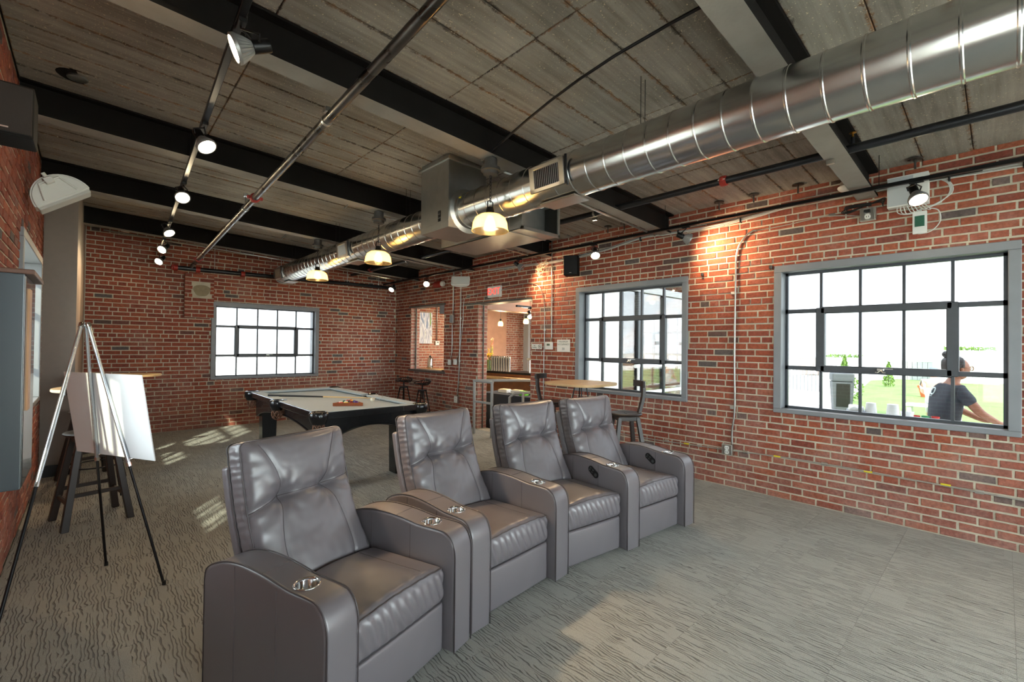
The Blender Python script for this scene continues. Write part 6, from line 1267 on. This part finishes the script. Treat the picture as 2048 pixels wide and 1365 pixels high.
for sx in (-.34, .34):
    for sy in (-.4, .4): link('leg', BX((sx, sy, .16), (.05, .05, .32)), M_FRAME, ch2)
for k, (x, y, h) in enumerate(((70, 42, 5.5), (78, 56, 8), (62, 50, 4.4))):
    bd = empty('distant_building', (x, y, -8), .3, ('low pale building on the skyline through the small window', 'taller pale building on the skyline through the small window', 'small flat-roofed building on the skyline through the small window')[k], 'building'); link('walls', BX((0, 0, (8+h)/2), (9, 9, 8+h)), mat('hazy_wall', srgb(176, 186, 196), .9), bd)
    wm = BX((0, 0, 0), (.1, 1.1, 1.3)); WM = bpy.data.meshes.new('window'); wm.to_mesh(WM); wm.free(); WM.materials.append(M_DARKFRAME)
    for j in range(5):
        for zz in range(max(1, int((h+1)/2.6))): child('window', WM, bd, (-4.52, -3.4+j*1.7, 8.2+zz*2.4))
    link('roof', BX((0, 0, 8+h+.15), (9.4, 9.4, .3)), M_FRAME, bd)
# white work table outside the large window
tw_ = empty('folding_table', (5.98, .35, GZ), 0, 'white folding table outside under the large window', 'table'); link('tabletop', span(-.36, .22, -1.3, 1.25, .92, .955, .008), M_WHITEP, tw_)
for sy in (-1.1, 1.05):
    for sx in (-.28, .16): link('leg', tube([(sx, sy, 0), (sx*.9, sy, .92)], .015, 8), M_FRAME, tw_)
TZ = GZ+.9555; M_CUPW = mat('white_paper_cup', srgb(240, 240, 240), .5); M_CUPR = mat('red_cup', srgb(200, 44, 40), .4); M_CUPG = mat('green_cup', srgb(60, 150, 96), .4)
def cupo(nm, label, x, y, m_, r=.045, h=.11, down=True):
    pr_ = [(0, 0), (r, 0), (r*.98, .008), (r*.74, h), (0, h)] if down else [(0, .004), (r*.74, 0), (r, h), (r*.94, h), (r*.68, .01), (0, .01)]
    o = link(nm, lathe(pr_, 24), m_, None, smooth=True, angle=50); o.location = (x, y, TZ); tag(o, label, 'cup' if 'cup' in nm else 'bowl')
cupo('paper_cup', 'tall white upturned cup on the outside table, beside the dark tray', 5.90, .93, M_CUPW, .055, .15); cupo('paper_cup', 'tall white upturned cup on the outside table, nearer the person', 5.93, .76, M_CUPW, .06, .15); cupo('plastic_tub', 'clear white tub on the outside table between cups and paint pots', 6.02, .66, M_CUPW, .055, .08, False)
cupo('paint_pot', 'red paint pot on the outside table, first of three small pots', 6.08, .60, M_CUPR, .033, .045, False); cupo('paint_pot', 'green paint pot on the outside table between two red ones', 6.10, .53, M_CUPG, .033, .045, False); cupo('paint_pot', 'red paint pot on the outside table, touching the person\'s shirt in view', 6.12, .46, M_CUPR, .033, .045, False)
o = link('plate', lathe([(0, 0), (.07, 0), (.10, .012), (.098, .016), (.06, .006), (0, .006)], 28), M_CUPR, None, smooth=True, angle=50); o.location = (6.10, -.02, TZ); tag(o, 'red plate under the person\'s hand', 'plate')
t = empty('supply_tray', (5.93, 1.06, TZ), .2, 'dark tray with a crumpled white cloth on the outside table', 'tray'); link('tray', BX((0, 0, .03), (.24, .16, .06), None, .006), mat('navy_tray', srgb(70, 78, 96), .5), t)
bm = rbox(.10, .06, .03, .02, (14, 10, 6), lambda p, n: p+Vector((0, 0, .075))+n*.014*noise.noise(p*26)); link('crumpled_cloth', bm, M_CUPW, t, smooth=True)
# ------------------------------------------------------------------ people outside
def skin_mesh(verts, edges, radii, roots=(0,), sub=2):
    me = bpy.data.meshes.new('tmp'); me.from_pydata([Vector(v) for v in verts], edges, []); o = bpy.data.objects.new('tmp', me); COL.objects.link(o)
    sm = o.modifiers.new('s', 'SKIN'); sm.use_smooth_shade = True
    for i, r in enumerate(radii):
        v = me.skin_vertices[0].data[i]; v.radius = (r if isinstance(r, tuple) else (r, r)); v.use_root = i in roots
    ss = o.modifiers.new('u', 'SUBSURF'); ss.levels = ss.render_levels = sub
    dg = bpy.context.evaluated_depsgraph_get(); out = bpy.data.meshes.new_from_object(o.evaluated_get(dg)); bpy.data.objects.remove(o)
    out.polygons.foreach_set('use_smooth', [True]*len(out.polygons)); return out
def graph(chains):
    V, E, R, roots, idx = [], [], [], [], {}
    for ci, c in enumerate(chains):
        prev = None
        if isinstance(c[0], str): prev = idx[c[0]]; c = c[1:]
        else: roots.append(len(V))
        for it in c:
            nm, p, r = it; V.append(p); R.append(r); i = len(V)-1
            if nm: idx[nm] = i
            if prev is not None: E.append((prev, i))
            prev = i
    return V, E, R, roots
def hand_chains(wrist, d, up, side, s=1.0):
    """fingers as chains rooted in the palm. d: hand direction, up: back of the hand, side: thumb side"""
    w = Vector(wrist); d = Vector(d).normalized(); side = Vector(side).normalized(); up = Vector(up).normalized(); ch = []
    for k, (off, ln) in enumerate(((.030, .070), (.010, .078), (-.010, .072), (-.029, .056))):
        b = w+d*.055*s+side*off*s*.7; k1 = w+d*.095*s+side*off*s; k2 = k1+(d*.9-up*.25)*ln*.4*s; k3 = k2+(d*.6-up*.7)*ln*.33*s; k4 = k3+(d*.3-up*.9)*ln*.27*s
        ch.append([(None, b, .011*s), (None, k1, .0105*s), (None, k2, .009*s), (None, k3, .0085*s), (None, k4, .0075*s)])
    b = w+d*.03*s+side*.02*s; t1 = w+d*.055*s+side*.045*s-up*.01; t2 = t1+(d*.8+side*.35-up*.3).normalized()*.034*s; t3 = t2+(d*.9-up*.4).normalized()*.026*s
    ch.append([(None, b, .014*s), (None, t1, .012*s), (None, t2, .0105*s), (None, t3, .0085*s)]); return ch
M_SKIN = mat('brown_skin', srgb(150, 98, 76), .5, var=.04); M_SHIRT = mat('heather_grey_shirt', srgb(54, 60, 70), .9, var=.14, scale=60, bump=.15, bscale=300); M_HAIR = mat('dark_hair', srgb(38, 36, 40), .5, var=.2, scale=60); M_JEAN = mat('dark_jeans', srgb(48, 54, 70), .9)
pe = empty('person', (6.46, .43, GZ), math.atan2(-.87, .5), 'person in dark grey T-shirt and glasses, hair in a bun, reaching over the outside table', 'person')
# local frame: +x is the way the person faces, +y is their left
body = [[('hip', (0, 0, .92), (.15, .11)), ('waist', (.01, 0, 1.06), (.14, .10)), ('chest', (.05, 0, 1.24), (.155, .115)), ('neckb', (.085, 0, 1.385), (.075, .065)), ('neck', (.10, 0, 1.43), .05), ('head1', (.125, 0, 1.50), (.062, .066)), ('head2', (.125, 0, 1.56), (.078, .085)), ('crown', (.12, 0, 1.60), (.055, .062))],
        ['chest', ('shR', (.06, -.165, 1.325), .055), ('elR', (.19, -.235, 1.10), .043), ('wrR', (.40, -.15, .985), .028), ('paR', (.47, -.13, .975), (.034, .018))],
        ['chest', ('shL', (.06, .165, 1.325), .055), ('elL', (.20, .235, 1.11), .043), ('wrL', (.40, .12, .99), .028), ('paL', (.47, .10, .98), (.034, .018))],
        ['hip', ('kR', (.02, -.11, .50), .065), ('aR', (.0, -.12, .09), .042), ('tR', (.13, -.13, .035), .035)], ['hip', ('kL', (.02, .11, .50), .065), ('aL', (.0, .12, .09), .042), ('tL', (.13, .13, .035), .035)]]
body += hand_chains((.40, -.15, .985), (1, .25, -.15), (0, 0, 1), (.1, 1, 0)) + hand_chains((.40, .12, .99), (1, -.25, -.15), (0, 0, 1), (.1, -1, 0))
me = skin_mesh(*graph(body)); me.materials.clear(); me.materials.append(M_SKIN); me.name = 'body'; child('body', me, pe)
def ellip(c, r, n=20, m=14):
    return lathe([(math.cos(a), math.sin(a)) for a in [-PI/2+PI*k/m for k in range(m+1)]], n, Matrix.Translation(c) @ Matrix.Diagonal((r[0], r[1], r[2], 1)))
bm = ellip((.135, 0, 1.535), (.095, .075, .118)); add_lathe(bm, [(0, 0), (.012, .006), (.014, .03), (.006, .05), (0, .052)], 10, Matrix.Translation((.222, 0, 1.505)) @ Matrix.Rotation(-.25, 4, 'Y'))
for s in (-1, 1): add_lathe(bm, [(0, -.02), (.012, -.014), (.016, .004), (.011, .018), (0, .02)], 10, Matrix.Translation((.125, s*.078, 1.53)))
link('head', bm, M_SKIN, pe, smooth=True)
for s in (-1, 1): link('eye', ellip((.217, s*.032, 1.545), (.010, .013, .009), 10, 8), M_WHITE, pe, smooth=True)
link('mouth', ellip((.222, 0, 1.475), (.008, .024, .007), 12, 8), mat('lips', srgb(140, 80, 74), .5), pe, smooth=True)
bm = rbox(.108, .086, .085, .07, (14, 14, 12), lambda p, n: Vector((.105+p[0]*(1 if p[0] < 0 else .62), p[1], 1.585+p[2]-(.05 if p[0] < -.03 else 0)*max(0, -p[2]/.085)))+n*.004*noise.noise(p*60)); link('hair', bm, M_HAIR, pe, smooth=True)
link('hair_bun', ellip((.045, 0, 1.69), (.048, .055, .042)), M_HAIR, pe, smooth=True)
bm = bmesh.new()
for s in (-1, 1): add_tube(bm, [(.232, s*.034+.028*math.cos(a), 1.545+.024*math.sin(a)) for a in [2*PI*k/20 for k in range(20)]], .0035, 6, closed=True); add_tube(bm, [(.230, s*.06, 1.552), (.17, s*.079, 1.552), (.11, s*.083, 1.545)], .0032, 6)
add_tube(bm, [(.236, -.008, 1.548), (.236, .008, 1.548)], .003, 6); link('glasses', bm, mat('tortoise_frame', srgb(150, 92, 40), .3), pe, smooth=True)
sh = [[('hip', (.0, 0, .88), (.175, .135)), ('waist', (.01, 0, 1.04), (.172, .13)), ('chest', (.045, 0, 1.22), (.182, .142)), ('up', (.075, 0, 1.335), (.125, .09)), ('neckb', (.088, 0, 1.385), (.07, .064))],
      ['chest', ('shR', (.06, -.165, 1.315), .073), ('slR', (.145, -.215, 1.165), .066)], ['chest', ('shL', (.06, .165, 1.315), .073), ('slL', (.145, .215, 1.165), .066)]]
me = skin_mesh(*graph(sh)); me.materials.clear(); me.materials.append(M_SHIRT); me.name = 'shirt'; SHO = child('shirt', me, pe)
pe.scale = (.955, .955, .955)
pa_ = [[('hip', (0, 0, .93), (.16, .125)), ('k0', (0, 0, .86), (.155, .12))], ['k0', ('kR', (.02, -.11, .50), .082), ('aR', (.0, -.12, .10), .062)], ['k0', ('kL', (.02, .11, .50), .082), ('aL', (.0, .12, .10), .062)]]
me = skin_mesh(*graph(pa_)); me.materials.clear(); me.materials.append(M_JEAN); me.name = 'jeans'; child('jeans', me, pe)
for s in (-1, 1): link('shoe', rbox(.135, .048, .04, .035, (10, 6, 5), lambda p, n, s=s: p+Vector((.06, s*.125, .04))), M_BLACK, pe, smooth=True)
# small crest on the shoulder blade of the shirt: a ring and a degree dot
LOGO = mat('logo_pale', srgb(225, 240, 245), .6)
def on_shirt(y, z):
    dg = bpy.context.evaluated_depsgraph_get(); hit, loc, nrm, _ = SHO.ray_cast(Vector((-.6, y, z)), Vector((1, 0, 0)));
    return (loc, nrm) if hit else (Vector((-.12, y, z)), Vector((-1, 0, 0)))
bpy.context.view_layer.update()
loc, nrm = on_shirt(.095, 1.285); bm = bmesh.new(); q = aim(loc+nrm*.003, nrm)
add_tube(bm, [(.018*math.cos(a), .024*math.sin(a), 0) for a in [2*PI*k/20 for k in range(20)]], .0035, 5, closed=True); add_tube(bm, [(-.030+.006*math.cos(a), .022+.006*math.sin(a), 0) for a in [2*PI*k/12 for k in range(12)]], .002, 5, closed=True); add_tube(bm, [(-.012, -.034, 0), (.012, -.034, 0)], .0018, 5)
bmesh.ops.transform(bm, matrix=q @ Matrix.Scale(1.7, 4), verts=bm.verts); link('shirt_logo', bm, LOGO, SHO)
# second person, seated far off with a blue cap
p2 = empty('person', (14.5, 1.12, GZ), 0, 'person with a blue-grey cap and white shirt seated on the terrace', 'person'); M_SK2 = mat('light_skin', srgb(222, 178, 156), .5)
b2 = [[('hip', (0, 0, .48), (.14, .11)), ('ch', (.02, 0, .86), (.15, .11)), ('nb', (.03, 0, 1.0), .055), ('h1', (.05, 0, 1.08), .07), ('h2', (.05, 0, 1.16), .085)],
      ['ch', ('sR', (.03, -.17, .93), .052), ('eR', (.12, -.22, .68), .04), ('wR', (.33, -.16, .60), .028), ('pR', (.40, -.15, .585), (.034, .018))], ['ch', ('sL', (.03, .17, .93), .052), ('eL', (.12, .22, .68), .04), ('wL', (.33, .16, .60), .028), ('pL', (.40, .15, .585), (.034, .018))],
      ['hip', ('kR', (.42, -.12, .50), .07), ('aR', (.44, -.12, .08), .045), ('tR', (.56, -.12, .035), .035)], ['hip', ('kL', (.42, .12, .50), .07), ('aL', (.44, .12, .08), .045), ('tL', (.56, .12, .035), .035)]]
b2 += hand_chains((.33, -.16, .60), (1, .1, -.1), (0, 0, 1), (0, 1, 0)) + hand_chains((.33, .16, .60), (1, -.1, -.1), (0, 0, 1), (0, -1, 0))
me = skin_mesh(*graph(b2)); me.materials.clear(); me.materials.append(M_SK2); me.name = 'body'; child('body', me, p2); bm = ellip((.06, 0, 1.12), (.095, .075, .115)); add_lathe(bm, [(0, 0), (.012, .006), (.013, .03), (0, .05)], 8, Matrix.Translation((.148, 0, 1.09))); link('head', bm, M_SK2, p2, smooth=True)
bm = rbox(.105, .085, .055, .05, (12, 10, 6), lambda p, n: p+Vector((.05, 0, 1.20))); add_box(bm, (.17, 0, 1.165), (.10, .14, .01), euler(0, .1, 0), .003); link('cap', bm, mat('blue_grey_cap', srgb(120, 132, 156), .8), p2, smooth=True, angle=50)
sh2 = [[('hip', (0, 0, .46), (.16, .13)), ('ch', (.02, 0, .84), (.175, .135)), ('nb', (.03, 0, .97), .07)], ['ch', ('sR', (.03, -.17, .92), .068), ('eR', (.11, -.215, .72), .056)], ['ch', ('sL', (.03, .17, .92), .068), ('eL', (.11, .215, .72), .056)]]
me = skin_mesh(*graph(sh2)); me.materials.clear(); me.materials.append(M_WHITEP); me.name = 'shirt'; child('shirt', me, p2)
pn = [[('hip', (0, 0, .48), (.15, .125)), ('h2', (.06, 0, .48), (.15, .12))], ['h2', ('kR', (.42, -.12, .50), .082), ('aR', (.44, -.12, .12), .06)], ['h2', ('kL', (.42, .12, .50), .082), ('aL', (.44, .12, .12), .06)]]
me = skin_mesh(*graph(pn)); me.materials.clear(); me.materials.append(M_WHITEP); me.name = 'trousers'; child('trousers', me, p2)
for s in (-1, 1): link('shoe', rbox(.13, .045, .04, .035, (8, 5, 5), lambda p, n, s=s: p+Vector((.51, s*.12, .04))), M_WHITE, p2, smooth=True)
bn = empty('bench', (14.5, 1.12, GZ), 0, 'white box bench the capped person sits on', 'bench'); link('seat', span(-.25, .28, -.5, .5, .33, .375, .01), M_WHITEP, bn); link('support', span(-.2, .22, -.46, -.38, 0, .33), M_WHITEP, bn); link('support', span(-.2, .22, .38, .46, 0, .33), M_WHITEP, bn)
